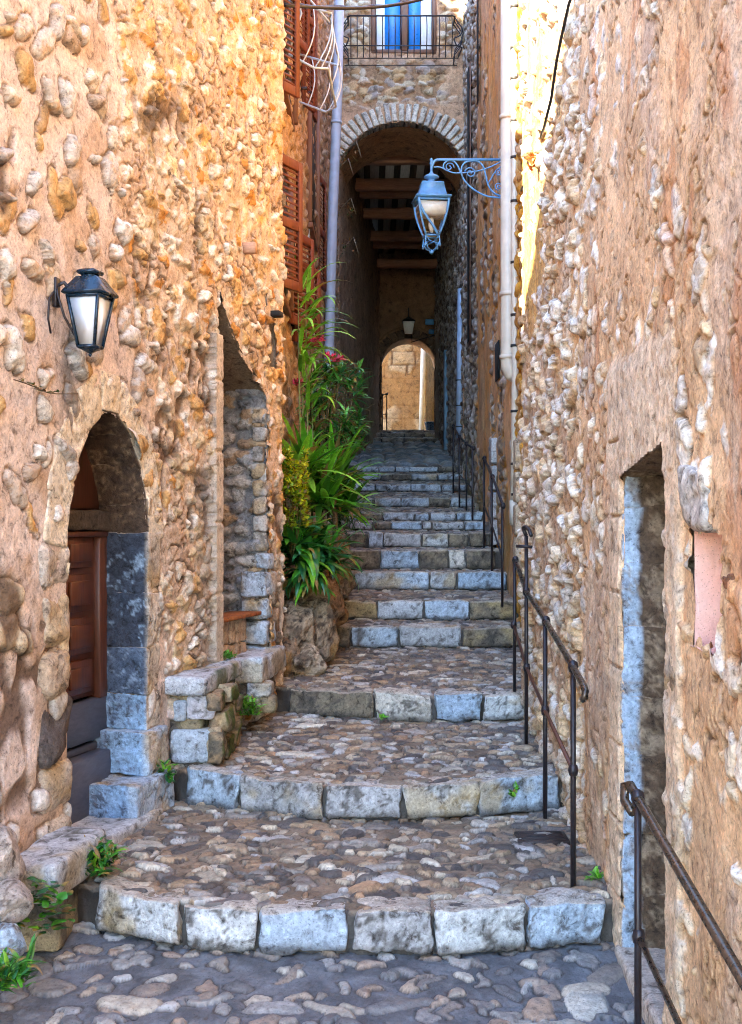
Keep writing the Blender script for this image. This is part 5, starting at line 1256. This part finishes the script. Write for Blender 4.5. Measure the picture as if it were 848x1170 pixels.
def weed(label, c, n, L, w, spread, cols=DG, cat='weed', el=(.1, 1.3), round_=False):
    g = G()
    for i in range(n):
        b_ = (c[0]+(rng.random()-.5)*spread[0], c[1]+(rng.random()-.5)*spread[1], c[2]+(rng.random())*spread[2])
        strap(g, b_, rng.random()*6.28, el[0]+(el[1]-el[0])*rng.random(), L*(.6+.7*rng.random()), w*(.7+.6*rng.random()), 1.5, cols[rng.randrange(len(cols))], n=4)
    tag(g.build('weed', M_leafB), label, cat)
weed('bushy green weed in the corner between the kerb stone and the first step', P(112, 995, 5.62), 190, .075, .011, (.16, .22, .10))
weed('round-leaved creeping plant hanging below the pale kerb stone', P(45, 1062, 5.12), 90, .055, .022, (.24, .12, .20), el=(-.3, .8))
weed('ferny weed at the bottom left edge of the paving', P(8, 1130, 4.42), 110, .10, .009, (.14, .15, .08))
weed('bright green moss cushion on top of the stone bench', (-.955, 7.95, .93), 160, .035, .009, (.12, .14, .04), cols=[(.06, .22, .02), (.1, .3, .03)])
weed('small green weed in the joint beside the stone bench on the second tread', (-.80, 8.05, .55), 110, .07, .008, (.12, .1, .10), cols=GR)
weed('tiny weed growing at the wall foot by the handrail post on the right', P(680, 1003, 5.55), 22, .05, .008, (.05, .08, .01), cols=GR)
weed('green sprig in the gap between the door jamb and the stone bench', P(188, 893, 6.85), 70, .05, .010, (.08, .08, .10))
weed('tiny green sprout in the joint of the third step edge', P(436, 821, 8.45), 16, .05, .008, (.05, .02, .01), cols=GR)
weed('little weed on the right end of the second step edge', P(588, 912, 6.5), 16, .05, .009, (.03, .02, .06), cols=GR)
g = G()
for i in range(34):
    t = i/33; c = LW(5.42+.35*t, .05+.02*math.sin(t*7), 1.8+(600-437-6*math.sin(t*2.4))*5.5/F); strap(g, tuple(c), rng.random()*6.28, .6*rng.random(), .028, .007, .8, [(.03, .09, .01), (.12, .07, .02)][i % 3 == 0], n=3)
tube(g, [tuple(LW(5.40+.55*t, .04+.02*math.sin(t*7), 1.8+(600-437-6*math.sin(t*3))*5.5/F)) for t in np.linspace(0, 1, 8)], .003, 5, (.1, .06, .03))
tag(g.build('creeper_sprig', M_leafB), 'thin leafy sprig growing out of the pebble wall at the left edge', 'creeper')
g = G()
for (px, py, n) in ((395, 240, 26), (401, 175, 14), (398, 285, 12), (392, 195, 10)):
    for i in range(n):
        c = P(px+(rng.random()-.5)*16, py+(rng.random()-.5)*20, 18.1); strap(g, c, rng.random()*6.28, rng.random(), .07, .012, 1., [(.35, .20, .05), (.10, .14, .04), (.4, .14, .04)][i % 3], n=3)
    tube(g, [P(px-14, py+20, 18.2), P(px-4, py-4, 18.1), P(px+6, py-14, 18.05), P(px+12, py+5, 18.05)], .006, 5, (.3, .24, .16))
tag(g.build('dry_creeper', M_leafA), 'dry browning creeper hanging at the left edge of the big arch', 'creeper')
g = G()
for i in range(30):
    c = P(612+14*(rng.random()-.3), 178+18*rng.random(), 7.75); strap(g, (1.02, c[1], c[2]), rng.random()*6.28, rng.random(), .05, .012, 1., [(.5, .2, .03), (.45, .13, .03)][i % 2], n=3)
tag(g.build('dry_leaves', M_leafA), 'orange dried leaves clinging to the sunlit edge of the right wall', 'leaves')

# ================================================================== light, sky, camera
w = bpy.data.worlds.new('World'); scene.world = w; w.use_nodes = True
nt = w.node_tree; bg = nt.nodes['Background']; sk = nt.nodes.new('ShaderNodeTexSky'); sk.sky_type = 'NISHITA'; sk.sun_disc = False
SUN = np.array([1., 1.2, -.90]); SUN /= np.linalg.norm(SUN)
sk.sun_elevation = math.asin(-SUN[2]); sk.sun_rotation = math.atan2(-SUN[0], -SUN[1]); sk.ozone_density = 4.5; sk.air_density = 1.2; sk.dust_density = .2
nt.links.new(sk.outputs[0], bg.inputs[0]); bg.inputs[1].default_value = .15
sl_ = bpy.data.lights.new('sun', 'SUN'); sl_.energy = 3.4; sl_.angle = R(.5); sl_.color = (1., .84, .60)
so = bpy.data.objects.new('sun', sl_); COL.objects.link(so); so.rotation_euler = Vector(SUN).to_track_quat('-Z', 'Y').to_euler(); so.location = (-8, -8, 14)
cam = bpy.data.cameras.new('camera'); co = bpy.data.objects.new('camera', cam); COL.objects.link(co); scene.camera = co
co.location = (0, 0, EYE); co.rotation_euler = (R(90), 0, 0)
cam.sensor_fit = 'VERTICAL'; cam.sensor_height = 36; cam.lens = 36*F/1170; cam.shift_y = 15/1170; cam.clip_end = 500; cam.clip_start = .05
scene.view_settings.view_transform = 'Standard'; scene.view_settings.look = 'None'; scene.view_settings.gamma = 1; scene.view_settings.exposure = 3.85
scene.render.engine = 'CYCLES'; scene.cycles.use_denoising = True; scene.cycles.denoising_prefilter = 'NONE'; scene.cycles.pixel_filter_type = 'BLACKMAN_HARRIS'; scene.cycles.filter_width = 1.05; scene.cycles.max_bounces = 8; scene.cycles.diffuse_bounces = 5; scene.cycles.use_adaptive_sampling = True; scene.cycles.adaptive_threshold = .02
